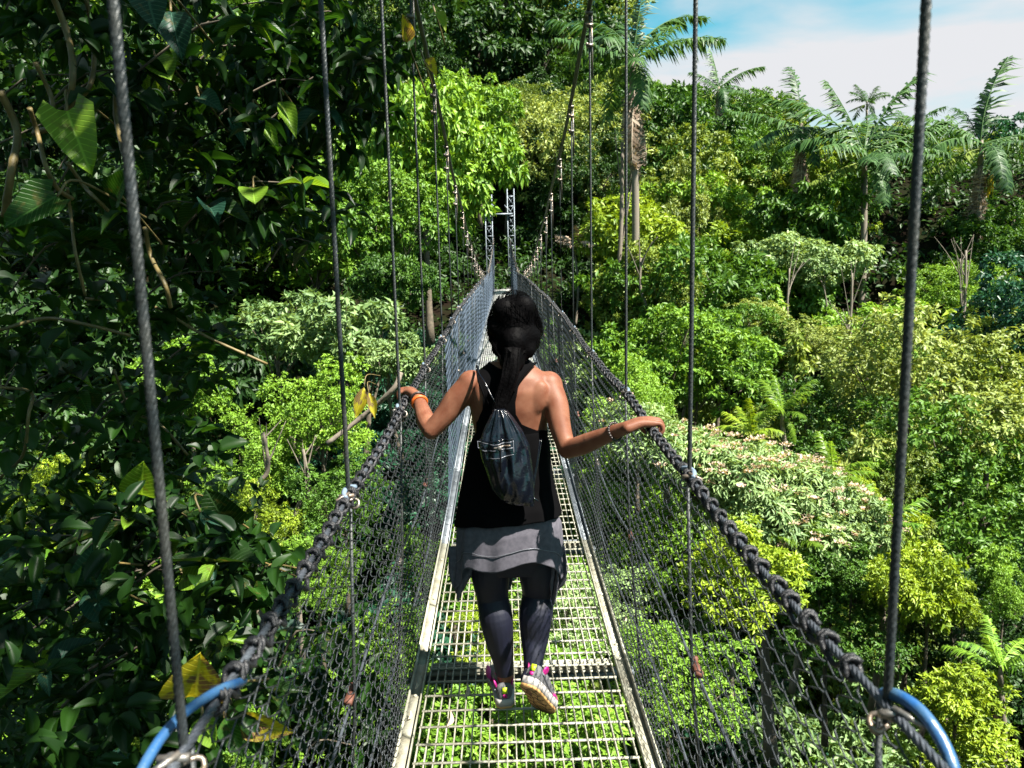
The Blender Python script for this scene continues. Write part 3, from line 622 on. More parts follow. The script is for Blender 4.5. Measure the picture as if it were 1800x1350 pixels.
for i in range(46):      # smaller trees pushing up between the big crowns, each with its own leaf size and colour
    px, py = ra.uniform(1090, 1820), ra.uniform(330, 1290)
    if any(((px-a)/c)**2 + ((py-b)/e)**2 < 1 for a, b, c, e in GAPS): continue
    if px < 1500 and 700 < py < 1000 or px < 1160 + max(0, py-650)*.85: continue
    d = float(np.interp(py, [330, 450, 600, 800, 1000, 1290], [46, 37, 25, 16.5, 12.5, 10])) - ra.uniform(.3, 1.5)
    kind = ra.choice(['loose', 'big', 'layer', 'loose', 'tall', 'big']); kind = near_kind(kind, d); lf = ra.choice(['bright', 'yellow', 'pale', 'tan', 'mid', 'teal', 'olive', 'bright', 'yellow']); rpx = ra.uniform(34, 66); p = P(px, py, d); s = rpx*(d/F_PX)/PROTO[kind][2]
    lab, grp = fill_label(kind, lf, px, py, rpx, 'between the big crowns on the right'); tree(kind, lf, p, s, lab, group=grp, squash=ra.uniform(.9, 1.5))

USEDL = set()
def near_mark(what, px, py):
    for m_ in sorted(MARK, key=lambda k: math.hypot(px-k[1], py-k[2])):
        dx, dy = px-m_[1], py-m_[2]; rel = 'below' if dy > abs(dx) else 'above' if -dy > abs(dx) else 'right of' if dx > 0 else 'left of'
        lab = f'{what} {rel} {m_[0]}'
        if lab not in USEDL: USEDL.add(lab); return lab
ts_ = random.Random(31)
for i in range(12):
    px = ts_.uniform(1130, 1790); py = ts_.uniform(430, 640); d = ts_.uniform(24, 38); r = ts_.uniform(.05, .1); a = P(px, py + ts_.uniform(90, 170), d); b = P(px + ts_.uniform(-14, 14), py, d); mb = MB()
    q = catmull([a-Vector((0, 0, 2)), a, (a+b)/2+Vector((ts_.uniform(-.3, .3), 0, 0)), b], 6); mb.tube(q, np.linspace(r*1.2, r*.4, len(q)), 6)
    for k_ in range(4):
        e_ = Vector(b) + Vector((ts_.uniform(-1, 1), ts_.uniform(-.5, .5), ts_.uniform(.2, .9)))*1.1; mb.tube(catmull([Vector(q[-2-k_]), (Vector(q[-2-k_])+e_)/2+Vector((0, 0, .1)), e_], 4), np.linspace(r*.4, r*.1, 9), 4)
    t = thing('slope_trunk', near_mark('thin pale trunk', px, py), 'tree trunk', a, 0, 'thin pale trunks on the right slope'); o = mb.build('trunk', M['barkpale'], t, True); o.location = -a

tv_ = random.Random(5); rgv = np.random.default_rng(5)
for i in range(16):      # leafy creepers hanging down in front of the dark gaps
    px, py = tv_.uniform(1180, 1780), tv_.uniform(360, 760); d = float(np.interp(py, [330, 450, 600, 800], [44, 35, 24, 16])) - 1; ln = tv_.uniform(60, 150)*d/F_PX
    a = P(px, py, d); q = catmull([a, a - Vector((tv_.uniform(-.2, .2), 0, ln*.5)), a - Vector((tv_.uniform(-.3, .3), 0, ln))], 8); t = thing('hanging_creeper', near_mark('leafy creeper hanging', px, py), 'creeper', a, 0, 'creepers hanging on the right slope')
    mb = MB(); mb.tube(q, .015, 4, cap=False); mb.build('stem', M['vine'], t).location = -a
    c = np.repeat(q, 2, 0) + rgv.normal(size=(len(q)*2, 3))*.12*np.array([1, 1, .6]); V, T, v = clump_leaves(rgv, c, norm(rgv.normal(size=c.shape) + np.array([0, -.6, .3])), .22, 12, .008*d+.03, .5, .8, .8)
    add_obj('foliage', np_mesh('foliage', V, [T], v), LM[tv_.choice(['yellow', 'olive', 'bright', 'tan'])], t).location = -a
print('fill trees', nfill)
# low undergrowth that covers the ground between trunks
def undergrowth():
    n = 16000; y = 3 + 82*rng.random(n)**.8; x = rng.uniform(-1, 1, n)*(.78*y+6); z = terrain(x, y)
    hh = 1.6*np.clip(np.sin(x*1.1+.7*y)*np.sin(y*.9-.4*x)+.4, 0, 2)
    c = np.stack([x, y, z+.3+hh*rng.random(n)**.5], -1); o = np.tile([0, -.5, 1.], (n, 1)) + rng.normal(size=(n, 3))*.4; V, T, v = clump_leaves(rng, c, norm(o), .8, 16, .38, .42, .2, .6)
    add_obj('undergrowth', np_mesh('undergrowth', V, [T], v), LM['dark'], None, kind='stuff', label='leafy undergrowth covering the forest floor in the gorge', category='undergrowth')  # dark leaf colour stands in for shade in the gaps between trees
undergrowth()
# ============================================================ NEAR LEFT: shaded foliage beside the bridge
TM['fine_o'] = tmpl_fine('ovate', 1); TM['fine_l'] = tmpl_fine('lance', 2); TM['fine_h'] = tmpl_fine('heart', 3)
def leaf_mesh(kind):
    V, T = TM[kind]; m = np_mesh('leaf', V, [T], np.full(len(V), .5), True); return m
LEAFM = {}
for k in ('fine_o', 'fine_l', 'fine_h'):
    LEAFM[k] = leaf_mesh(k); LEAFM[k].materials.append(LM['glossy'])
rl = random.Random(21)
def place_leaf(parent, kind, p, d, up, L, asp, m, name='leaf', **kw):
    d = Vector(d).normalized(); up = Vector(up); s = up.cross(d).normalized(); u = d.cross(s)
    o = add_obj(name, LEAFM[kind], LM[m], parent, **kw)
    if 'v_'+m in LM: o.data.materials; (setattr(o.material_slots[0], 'link', 'OBJECT'), setattr(o.material_slots[0], 'material', LM['v_'+m]))
    Mx = Matrix((d*L, s*L*asp, u*L)).transposed().to_4x4(); Mx.translation = Vector(p) - parent.location; o.matrix_local = Mx
    return o
def near_plant(name, label, base, regions, nleaf_obj, nstuff, L, kinds, mats, asp=.5, droop=.35, twigs=30, tm='m', seed=0, stem=None, cat='tree', group=None, lab_kind='stuff'):
    """regions: (px, py, rx, ry, d0, d1, weight); leaves grow in whorls at twig tips"""
    rr = random.Random(seed); rg = np.random.default_rng(seed)
    t = thing(name, label, cat, base, 0, group)
    wsum = [r[6] for r in regions]
    def tip():
        r = rr.choices(regions, wsum)[0]
        a = rr.uniform(0, 6.28); q = math.sqrt(rr.random()); return P(r[0]+r[2]*q*math.cos(a), r[1]+r[3]*q*math.sin(a), rr.uniform(r[4], r[5]))
    cnt = 0; mb = MB(); b = np.array(base)
    while cnt < nleaf_obj:
        c = tip(); k = rr.randint(4, 8)
        if len(mb.V) < twigs*3:
            dv = Vector(((b[0]-c.x)*.3, (b[1]-c.y)*.3, -.1)).normalized()*rr.uniform(.25, .6)
            mb.tube(catmull([c, c+dv*.5+Vector((0, 0, .03)), c+dv+Vector((rr.uniform(-.1, .1), 0, -.1))], 3), [.003]*3+[.005]*4, 4, cap=False)
        for i in range(k):
            if cnt >= nleaf_obj: break
            a = i*2.4+rr.random(); d = Vector((math.cos(a), math.sin(a), rr.uniform(-.7, .35)*1.0 - droop*.4)); l = L*rr.choice((.5, .7, .9, 1, 1.15, 1.5))*rr.uniform(.9, 1.1)
            place_leaf(t, rr.choice(kinds), c, d, Vector((rr.uniform(-.3, .5), rr.uniform(-.7, 0), 1)), l, asp*rr.uniform(.8, 1.25)*1.0, rr.choices(*mats)[0]); cnt += 1
    C = np.array([tuple(tip()) for _ in range(nstuff)]); Oo = norm(rg.normal(size=C.shape)*.5 + np.array([.3, -.3, .8]))
    V, T, v = clump_leaves(rg, C, Oo, L*1.0, 9, L*.85, asp, droop, .6, tm)
    add_obj('foliage', np_mesh('foliage', V, [T], v), LM[mats[0][0]], t, kind='stuff').location = -Vector(base)
    if mb.V: o = mb.build('twigs', M['bark'], t, kind='stuff'); o.location = -Vector(base)
    return t
# the big tree that overhangs the bridge from the left (its unseen crown above and behind the camera is added for shade)
OB = (-4.6, 3.5, -6.0)
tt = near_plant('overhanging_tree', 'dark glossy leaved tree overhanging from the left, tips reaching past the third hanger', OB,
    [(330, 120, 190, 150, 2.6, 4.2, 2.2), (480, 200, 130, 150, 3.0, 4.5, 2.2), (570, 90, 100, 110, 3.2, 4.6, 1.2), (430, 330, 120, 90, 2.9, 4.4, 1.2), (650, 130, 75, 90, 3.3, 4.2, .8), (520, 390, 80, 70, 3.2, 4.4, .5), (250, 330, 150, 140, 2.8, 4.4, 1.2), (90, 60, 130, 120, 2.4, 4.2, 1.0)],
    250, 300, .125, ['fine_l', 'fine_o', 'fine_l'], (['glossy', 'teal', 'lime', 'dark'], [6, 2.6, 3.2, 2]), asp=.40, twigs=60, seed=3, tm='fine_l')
def shade_canopy():  # unseen crown, shaped to shade the left foliage and leave the woman sunlit
    rg = np.random.default_rng(8); n = 1500; y = rg.uniform(-4.2, 7.2, n); x = -4.5 + (np.interp(y, [-4, .2, .9, 9], [1.95, 1.95, 1.3, 1.0])+4.5)*rg.random(n); z = np.maximum(4.5, 2.3+.56*y) + rg.uniform(0, 1.6, n)
    c = np.stack([x, y, z], -1); o = norm(rg.normal(size=(n, 3))*.4 + np.array([.3, -.2, 1.]))
    V, T, v = clump_leaves(rg, c, o, .28, 9, .17, .46, .3, .5)
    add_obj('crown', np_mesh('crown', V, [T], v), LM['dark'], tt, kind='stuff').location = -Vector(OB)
    mb = MB(); mb.tube(catmull([(-4.6, 3.5, -6), (-4.7, 3.4, -2), (-4.4, 3.6, 2), (-4.2, 3.4, 5.6), (-3.8, 3.2, 8.2)], 6), np.linspace(.3, .14, 25), 10)
    for e in [(-.2, -1.5, 5.2), (.6, 1.5, 5.6), (.5, 4.5, 5.6), (-.5, 7.5, 7.0), (-3.4, -2, 6.0), (-2, 8.5, 7.6)]:
        s = np.array((-4.25, 3.45, 4.6)); e = np.array(e); mb.tube(catmull([s, (s+e)/2+(0, 0, .7), e], 6), np.linspace(.11, .02, 13), 6)
    mb.build('trunk', M['bark'], tt, True).location = -Vector(OB)
shade_canopy()
near_plant('shrub', 'dark shrub of long leaves filling the lower left beside the left net', (-2.6, 3.0, -4.0),
    [(170, 950, 170, 110, 2.0, 3.4, 1.6), (400, 1010, 90, 60, 2.4, 3.6, 1.2), (270, 920, 120, 50, 2.4, 3.6, .8), (120, 1150, 150, 130, 1.9, 3.2, 1.6), (320, 1180, 170, 130, 2.0, 3.2, 1.4), (520, 1150, 90, 150, 2.4, 3.4, 1.0), (200, 1300, 230, 60, 1.9, 3.0, 1.0), (600, 1250, 80, 90, 2.6, 3.4, .5)],
    240, 170, .115, ['fine_l', 'fine_o', 'fine_l', 'fine_h'], (['glossy', 'teal', 'lime', 'dark'], [4, 2.4, 2.4, 5]), asp=.42, twigs=40, seed=4, tm='fine_o', cat='shrub')
near_plant('climbing_plant', 'shaded tangle of climbing leaves halfway up the left edge', (-2.9, 3.6, -3.0),
    [(110, 470, 150, 160, 2.7, 4.2, 2), (310, 520, 110, 160, 3.0, 4.5, 1.6), (90, 730, 120, 130, 2.7, 4.0, 1.6), (330, 730, 120, 110, 3.2, 4.6, 1.2), (200, 620, 160, 120, 3.2, 4.6, 1.0)],
    110, 70, .125, ['fine_h', 'fine_o', 'fine_l'], (['glossy', 'dark', 'teal', 'lime'], [4, 3, 2, 1]), asp=.58, twigs=20, seed=5, tm='fine_o', cat='climber')
# far side of the shade: small leafed mass with gaps that let the lit forest glint through
near_plant('shaded_thicket', 'small leafed thicket in deep shade behind the climbing plants', (-4.5, 6.0, -6.0),
    [(90, 250, 150, 280, 4.6, 6.5, 2), (300, 480, 150, 240, 5, 7, 1.6), (110, 800, 160, 240, 4.6, 6.5, 2), (330, 880, 150, 130, 5, 7, 1.0), (200, 1180, 260, 170, 3.6, 5.5, 2.2), (460, 1220, 130, 140, 4, 6, 1.2), (430, 160, 200, 170, 5, 7, 2), (60, 1280, 90, 80, 3.6, 5, .6)],
    0, 520, .12, ['fine_o'], (['dark', 'glossy'], [1, 1]), asp=.5, seed=6, tm='s', cat='shrub')
# vines with thick yellow-brown stems
VN = [([(88, -20), (118, 60), (128, 130), (112, 210), (60, 235)], 2.5, .010, 'thick pale vine hanging at the upper left, curling back at its lower end'), ([(62, 110), (90, 170), (95, 215), (125, 260)], 2.45, .007, 'thin vine beside the thick curled one'),
      ([(52, 190), (66, 235), (80, 290), (100, 330), (128, 350)], 2.4, .007, 'short stout yellow stalk under the curled vine'), ([(205, 150), (206, 210), (222, 280), (238, 330)], 2.6, .011, 'yellow stalk right behind the big left hanger'),
      ([(150, -10), (165, 80), (158, 150), (120, 190)], 2.7, .008, 'shaded vine between the curled vine and the big hanger'), ([(118, 285), (150, 330), (165, 345), (190, 370)], 2.5, .006, 'reddish curved vine below the variegated leaf'),
      ([(255, 400), (265, 450), (290, 500), (300, 540)], 2.8, .008, 'yellow hanging stem right of the big left hanger'), ([(0, 160), (30, 230), (20, 300), (8, 380)], 2.6, .012, 'dark vine at the left edge'), ([(118, 330), (125, 380), (132, 440), (150, 520)], 2.6, .005, 'short brown stub on the shaded vines'),
      ([(0, 680), (55, 690), (50, 730), (40, 800), (0, 840)], 2.9, .006, 'thin looping tendril at the left edge'), ([(150, 525), (260, 535), (360, 590), (470, 640)], 3.1, .006, 'thin branch crossing behind the big left hanger'), ([(0, 580), (80, 560), (150, 570), (230, 590)], 3.0, .007, 'pale horizontal twig at the middle left edge'),
      ([(575, 780), (640, 730), (690, 685), (705, 655)], 6.5, .022, 'pale curved branch below the left handrail'), ([(200, 650), (230, 720), (280, 745), (330, 800)], 3.3, .006, 'arching twig over the dark lower left')]
for pts, d, r, lab in VN:
    q = [P(px, py, d + .06*math.sin(i*2.1)) for i, (px, py) in enumerate(pts)]; c = catmull(q, 8); mb = MB()
    rad = np.array([r*(1+.16*(1 if i % 7 == 0 else 0)) for i in range(len(c))]); mb.tube(c, rad, 8)
    o = mb.build('vine', M['vine'] if d < 6 else M['barkpale'], None, True, label=lab, category='vine' if d < 6 else 'branch')
# single large leaves on their stalks (philodendron and others)
def single(px, py, px2, py2, d, kind, asp, m, lab, twist=0.0, cat='leaf'):
    a = P(px, py, d); b = P(px2, py2, d-.08); L = (b-a).length
    t = thing('large_leaf', lab, cat, a); up = Vector((.3+twist, -1, .35))
    place_leaf(t, kind, a, b-a, up, L, asp, m, name='blade')
    mb = MB(); q = catmull([a, a - (b-a)*.25 + Vector((0, .05, .03)), a - (b-a)*.6 + Vector((.05, .25, -.1))], 5); mb.tube(q, .004, 5); mb.build('stalk', M['vine'], t).location = -a
for a in [(118, 195, 160, 305, 2.4, 'fine_h', .75, 'lime', 'broad translucent leaf between the vines left of the big hanger'), (100, 345, 5, 400, 2.3, 'fine_h', .8, 'glossy', 'wide dark arrow shaped leaf at the left edge'),
          (255, -20, 275, 50, 2.4, 'fine_h', .9, 'teal', 'blue grey leaf hanging from the top left of the picture'), (300, 20, 318, 95, 2.5, 'fine_l', .6, 'teal', 'long bluish leaf hanging beside the top left leaf'),
          (205, 345, 225, 300, 2.5, 'fine_h', .8, 'glossy', 'rounded dark leaf behind the big left hanger'), (272, 100, 300, 140, 2.9, 'fine_o', .85, 'lime', 'round bright leaf right of the big left hanger'),
          (450, 200, 490, 262, 3.0, 'fine_l', .32, 'lime', 'long pale striped leaf beside the second hanger'), (405, 205, 430, 255, 2.9, 'fine_l', .28, 'teal', 'slender blue leaf left of the pale striped one'),
          (495, 178, 520, 235, 3.0, 'fine_l', .4, 'lime', 'yellowish leaf near the second hanger, hanging tip down'), (445, 330, 448, 358, 2.9, 'fine_o', 1.0, 'lime', 'round yellow green leaf with small holes'),
          (350, 170, 388, 188, 2.8, 'fine_l', .5, 'teal', 'pale blue leaf in the middle of the overhanging foliage'), (510, 310, 535, 355, 3.1, 'fine_l', .42, 'teal', 'grey blue leaf left of the second hanger'),
          (250, 870, 252, 812, 2.5, 'fine_o', .75, 'lime', 'bright round leaf right of the big hanger, middle height'), (165, 1035, 190, 1105, 2.2, 'fine_o', .62, 'teal', 'blue green leaf hanging from the lower left whorl'),
          (160, 1030, 160, 958, 2.2, 'fine_o', .5, 'teal', 'upright blue green leaf of the lower left whorl'), (455, 1020, 395, 1045, 2.7, 'fine_o', .65, 'lime', 'glossy bright leaf beside the left net'),
          (320, 1010, 372, 1020, 2.5, 'fine_o', .6, 'lime', 'bright leaf pointing right behind the big left hanger'), (352, 900, 418, 940, 2.6, 'fine_l', .3, 'teal', 'slender teal leaf left of the second junction'),
          (420, 995, 345, 958, 2.7, 'fine_o', .6, 'dark', 'dark broad leaf in shadow behind the left rail'), (398, 920, 362, 860, 2.8, 'fine_h', 1.0, 'dark', 'large dark heart shaped leaf left of the junction'),
          (715, 75, 708, 25, 3.4, 'fine_o', .5, 'yleaf', 'yellow upright leaf at the tip of the overhanging branch'), (745, 105, 768, 130, 3.4, 'fine_l', .4, 'yleaf', 'yellow drooping leaf beside the start of the left main cable'), (765, 22, 785, 50, 3.4, 'fine_l', .35, 'yellow', 'lone yellow green leaf near the top centre')]:
    single(*a)
single(345, 1225, 352, 1150, 1.75, 'fine_o', .85, 'yleaf', 'large yellow leaf with brown blotch beside the left rail')
single(355, 1258, 378, 1318, 1.8, 'fine_o', .6, 'lime', 'curled green leaf under the blue hose on the left')
single(395, 1262, 425, 1330, 1.7, 'fine_l', .45, 'glossy', 'folded green leaf behind the left net near its bottom edge')
single(418, 1262, 510, 1290, 2.0, 'fine_l', .4, 'yleaf', 'long yellowing leaf behind the left net')
single(640, 680, 625, 735, 6.3, 'fine_l', .4, 'yleaf', 'hanging yellow leaf on the pale branch by the left rail'); single(648, 690, 660, 735, 6.3, 'fine_l', .35, 'yleaf', 'second yellow leaf hanging right of its twin')
# ============================================================ BRIDGE
br = thing('suspension_bridge', 'long steel hanging footbridge with grated deck, mesh sides and wire rope rails', 'footbridge')
PAN = 1.37; Y0 = 3.07-4*PAN; HW = .47
HY = [.85, 1.84, 2.80, 3.82] + [4.88+1.04*k for k in range(36)]
HY = [y for y in HY if y < 41.8]
def deckpt(x, y, z=0): return (BX+x, y, deck_z(y)+z)
lb, cb = MB(), MB()
lb.box((0, 0, 0), (.0045, PAN-.012, .022)); LB = lb.mesh('grate_bar'); LB.materials.append(M['grate'])
cb.box((0, 0, 0), (.80, .009, .006)); CB = cb.mesh('cross_rod'); CB.materials.append(M['grate'])
NLB = 25; NCR = 13
for k in range(1, 34):
    ya = Y0 + PAN*k; yb = ya+PAN
    if ya > 41.8: break
    yb = min(yb, 42.6)
    za, zb = deck_z(ya), deck_z(yb); slope = math.atan2(zb-za, yb-ya); mid = Vector((BX, (ya+yb)/2, (za+zb)/2))
    pn = bpy.data.objects.new('deck_panel', None)
    mb = MB(); L = math.hypot(yb-ya, zb-za)
    for s in (-1, 1):   # angle side rails with an upstanding lip
        mb.box((s*.440, 0, -.012), (.042, L-.004, .008)); mb.box((s*.463, 0, -.004), (.006, L-.004, .046)); mb.box((s*.415, 0, -.006), (.004, L-.006, .03))
        for q in range(3): mb.ellipsoid((s*.440, -L/2+.12+q*.5, -.006), (.010, .010, .006), 8, 4)
    mb.box((0, -L/2+.012, -.030), (.80, .006, .035)); mb.box((0, L/2-.012, -.030), (.80, .006, .035)); mb.box((0, L/2-.035, -.034), (.80, .04, .006))
    pn = mb.build('deck_panel', M['galv'] if k > 4 else M['grate'], br); pn.location = mid; pn.rotation_euler = (slope, 0, 0)
    xs = np.linspace(-.395, .395, NLB); ys = np.linspace(-L/2+.05, L/2-.05, NCR)
    if 3 <= k <= 5:
        for x in xs: o = add_obj('grate_bar', LB, None, pn); o.location = (x, 0, -.015)
        for y in ys: o = add_obj('cross_rod', CB, None, pn); o.location = (0, y, -.0035)
    else:
        g = MB(); n1 = NLB; n2 = NCR
        for x in xs: g.box((x, 0, -.015), (.0045, L-.012, .022))
        for y in ys: g.box((0, y, -.0035), (.80, .009, .006))
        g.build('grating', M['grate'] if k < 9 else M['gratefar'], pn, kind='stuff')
    mb = MB(); mb.box((0, 0, 0), (1.0, .045, .035)); 
    if k == 1 or True:
        o = mb.build('cross_beam', M['galv'], br); o.location = (BX, ya, za-.075)
# cables -------------------------------------------------------
def railx(s, y): return BX + s*(.447 + .004*math.sin(y*2.3+s))
def railp(s, y): return (railx(s, y), y, deck_z(y)+rail_h(y) - .010*math.sin(max(0, (y-.85))/1.03*math.pi)**2)
for s in (-1, 1):
    ys = np.arange(.35, 7, .012); mb = MB(); mb.tube([railp(s, y) for y in ys], .0062, 24, lobes=6, lobe=.17, twist=80); mb.build('handrail_cable', M['rail'], br, True)
    ys = np.arange(6.99, 42.6, .25); mb = MB(); mb.tube([railp(s, y) for y in ys], .008, 6); mb.build('handrail_cable', M['rail'], br, True)
    mp = [(railx(s, y), y, main_z(y)) for y in np.arange(-1.0, 43.2, .4)]
    mb = MB(); mb.tube(mp, .0125, 8); mb.build('main_cable', M['main'], br, True)
    # lower longitudinal cables tied to the net
    for (hh, xo, r) in ((.58, .478, .0045), (.20, .488, .004)):
        ys = np.arange(.9, 42, .12); mb = MB(); mb.tube([(BX+s*xo, y, deck_z(y)+hh+.03*math.sin(y/1.03*math.pi)) for y in ys], r, 6); mb.build('side_cable', M['rail'], br, True)
    # lashing: black rope wound in knots round the rail
    mb = MB(); rr = random.Random(4+s); y = .95 if s < 0 else .99; k = 0; last = None
    while y < 20:
        step = .074*rr.uniform(.82, 1.18) if y < 8 else .09
        rp_ = Vector(railp(s, y)); gapn = any(abs(y-h) < .05 for h in HY)
        if not gapn or True:
            nt_ = 2 if y < 6 else 1; pts = []; a0 = rr.uniform(0, 1)
            for i in range(nt_*12+1):
                a = a0 + i/12*2*math.pi; R_ = .0112 + rr.uniform(-.0012, .0022) + (.003 if math.sin(a) > .6 else 0)
                pts.append(rp_ + Vector((math.cos(a)*R_*1.05, (i/(nt_*12)-.5)*.019*nt_/2 + .008*math.sin(a), math.sin(a)*R_)))
            if y < 6:
                mb.tube(pts, .0044, 7, lobes=3, lobe=.15, twist=60)
                e = Vector(railp(s, y+step)); nxt = e + Vector((-s*.006, -.010, -.013)); m_ = (pts[-1]+nxt)/2 + Vector((-s*.005, 0, -rr.uniform(.006, .018)))
                mb.tube(catmull([pts[-1], m_, nxt], 4), .0042, 6, lobes=3, lobe=.15, twist=60)
                mb.ellipsoid(rp_ + Vector((s*.008, .004, .010)), (.0075, .007, .006), 8, 6)
            else: mb.tube(pts[::2], .006, 5, cap=False)
        y += step
    mb.build('rail_lashing', M['lash'], br, True, kind='stuff')
    # hangers --------------------------------------------------
    for y in (HY if s < 0 else [.90, 1.93, 3.0, 4.11] + [5.22+1.04*k for k in range(35)]):
        x = railx(s, y); zt = main_z(y); zr = railp(s, y)[2]; zb = deck_z(y)-.05; near = y < 5
        if zt - zr < .12: zt = zr
        mb = MB(); xo = x + s*.004
        if zt > zr + .1:
            m_ = int((zt-zr+.05)/(.008 if y < 2.5 else .015 if near else .4))+2; zz = np.linspace(zt, zr-.03, m_)
            mb.tube([(xo + .0*z, y, z) for z in zz], .0054, 24 if near else 5, lobes=6 if near else 0, lobe=.18, twist=85)
        h = mb.build('hanger_cable', M['rope'], br, True) if mb.V else None
        mb = MB(); mb.tube([(xo, y+.02, zr), (xo+s*.02, y+.02, (zr+zb)/2), (BX+s*.52, y, zb)], .0048, 6); mb.build('lower_hanger', M['rope'], br, True)
        if h:
            c = MB()
            for dz in (.0, .06, .16): c.box((xo, y, zt-.02-dz), (.034, .036, .014)); c.tube([(xo-.014, y, zt-.02-dz), (xo-.014, y+.0, zt-.005-dz)], .008, 6)
            c.tube([(xo+.012, y+.006, zt-.02), (xo+.014, y+.006, zt-.34)], .0055, 5)
            c.build('cable_clip', M['clip'], h)
        # thimble / hose sleeve round the junction
        if y < 14:
            c = MB(); col = M['blue'] if y < 1.2 else M['paleblue']; k_ = 1.0 if y < 1.2 else .62
            if s < 0: sp = [(.17, .010, -.012), (.10, .000, .014), (.03, -.026, .016), (-.04, -.036, .000), (-.10, -.032, -.03), (-.16, -.018, -.07)]
            else: sp = [(.15, -.012, -.020), (.075, -.020, -.008), (.02, -.008, .0), (-.01, -.012, .016), (-.05, -.024, .014), (-.09, -.032, -.012), (-.13, -.026, -.05)]
            if y > 1.2: sp = [(.045, .004, .006), (.02, -.006, .013), (0, -.012, .012), (-.025, -.010, .010), (-.045, -.003, .004)]
            pts = [(x - s*(-1)*0 + (-s)*q[1], y+q[0], zr+q[2]) for q in sp]
            if s > 0 and y < 1.2: c.tube(catmull(pts[2:], 6), .0085, 12)
            else: c.tube(catmull(pts, 6), .0068, 12)
            c.build('hose_sleeve', col, br, True)
            c = MB()   # shackle
            R_ = .015; c.tube([(x - s*.008 - s*R_*math.cos(a), y-.01+.006*math.sin(a*2), zr-.022+R_*.8*math.sin(a)) for a in np.linspace(-2.6, 2.6, 16)], .0036, 8)
            c.tube([(x-.022, y-.03, zr+.004), (x+.016, y-.03, zr+.006)], .0055, 8); c.ellipsoid((x+s*.008, y-.026, zr), (.011, .011, .009), 10, 6)
            c.tube([(x-s*.005, y-.03, zr+.012), (x+s*.022, y-.055, zr+.002), (x+s*.018, y-.05, zr-.022)], .0045, 7)
            c.build('shackle', M['clip'], br, True)
        if y > 1 and y < 12:
            c = MB(); c.box((BX+s*.478, y, deck_z(y)+.58), (.02, .05, .016)); c.box((BX+s*.478, y+.03, deck_z(y)+.59), (.016, .012, .03)); c.build('cable_clip', M['rust'] if int(y) % 2 else M['clip'], br)
# chain link net ----------------------------------------------
def net(s, y0, y1, p, ph, r, sides, top=None, jit=.0025, m='wire'):
    rg = np.random.default_rng(int(y0*10)+3+s); nw = int((y1-y0)/p); V = []; Q = []; base = 0; th = np.arange(sides)/sides*2*math.pi
    for i in range(nw):
        ya = y0 + i*p; zb = deck_z(ya)-.03
        zt = (deck_z(ya)+rail_h(ya)-.004) if top is None else max(top(ya), deck_z(ya)+rail_h(ya))
        n = max(2, int(round((zt-zb)/ph))); zz = np.linspace(zb, zt, n+1); k = np.arange(n+1)
        yy = ya + np.where(k % 2 == 0, 0, p*1.06) - .03*p
        yy = yy + rg.normal(size=n+1)*jit; t = (zz-zb)/(zt-zb)
        xo = s*(.470 + .016*np.sin(t*math.pi)*math.sin(ya*4.7) - .018*t) + s*.006*math.sin(ya*2.1)
        if sides >= 4:   # rounded bends and the coil's depth
            a = np.repeat(zz, 2)[1:-1]; seg = np.stack([np.full(n+1, 0.)+xo+BX, yy, zz], -1); o = []
            for q in range(n):
                A, B = seg[q], seg[q+1]; dep = .0060*(1 if q % 2 else -1)
                o += [A + (0, 0, 0), A*.86+B*.14 + (dep*.9, 0, 0), A*.5+B*.5+(dep, 0, 0), A*.14+B*.86 + (dep*.9, 0, 0)]
            pts = np.array(o)
        else: pts = np.stack([xo+BX, yy, zz], -1)
        T = norm(np.gradient(pts, axis=0)); A = norm(np.cross(T, [1., .01, 0])); B = np.cross(T, A)
        ring_ = pts[:, None] + r*(np.cos(th)[None, :, None]*A[:, None] + np.sin(th)[None, :, None]*B[:, None]); m_ = len(pts)
        ii = np.arange(m_-1)[:, None]*sides; jj = np.arange(sides)[None]; kk = (jj+1) % sides
        Q.append(np.stack([ii+jj, ii+kk, ii+sides+kk, ii+sides+jj], -1).reshape(-1, 4)+base); V.append(ring_.reshape(-1, 3)); base += m_*sides
    return add_obj('chain_link_net', np_mesh('net', np.concatenate(V), [np.concatenate(Q)], smooth=sides >= 4), M[m], br, kind='stuff')
for s in (-1, 1):
    net(s, .45, 5.0, .054, .025, .0016, 4)
    net(s, 5.0, 12.0, .054, .028, .0022, 3, m='wire_far' if s < 0 else 'wire')  # left net sunlit, right net backlit: difference put into the wire colour
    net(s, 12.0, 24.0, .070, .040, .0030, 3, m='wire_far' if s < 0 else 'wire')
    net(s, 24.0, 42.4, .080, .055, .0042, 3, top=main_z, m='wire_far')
# far towers ---------------------------------------------------
def mast(x, y, z0, z1, w, name='lattice_mast'):
    t = thing(name, 'grey lattice mast at the far end of the bridge, ' + ('right of the gap' if x > 0 else 'left of the gap'), 'mast', (x, y, z0))
    for i, (a, b) in enumerate(((-1, -1), (1, -1), (1, 1), (-1, 1))):
        mb = MB(); mb.box((a*w/2, b*w/2, (z1-z0)/2), (.05, .05, z1-z0)); mb.build('leg', M['mast'], t)
    mb = MB(); n = int((z1-z0)/.55)
    for i in range(n):
        za, zb = i*.55, i*.55+.55; c = [(-w/2, -w/2), (w/2, -w/2), (w/2, w/2), (-w/2, w/2)]
        for j in range(4):
            p, q = c[j], c[(j+1) % 4]
            mb.bar((*p, zb), (*q, zb), .035); mb.bar((*p, za), (*q, zb), .028) if (i+j) % 2 else mb.bar((*q, za), (*p, zb), .028)
    mb.build('bracing', M['mast'], t, kind='stuff'); return t
gz = deck_z(42.5)
mast(BX+.56, 43.0, gz-2, 6.5, .38); mast(BX-.70, 43.0, gz-2, 6.2, .38)
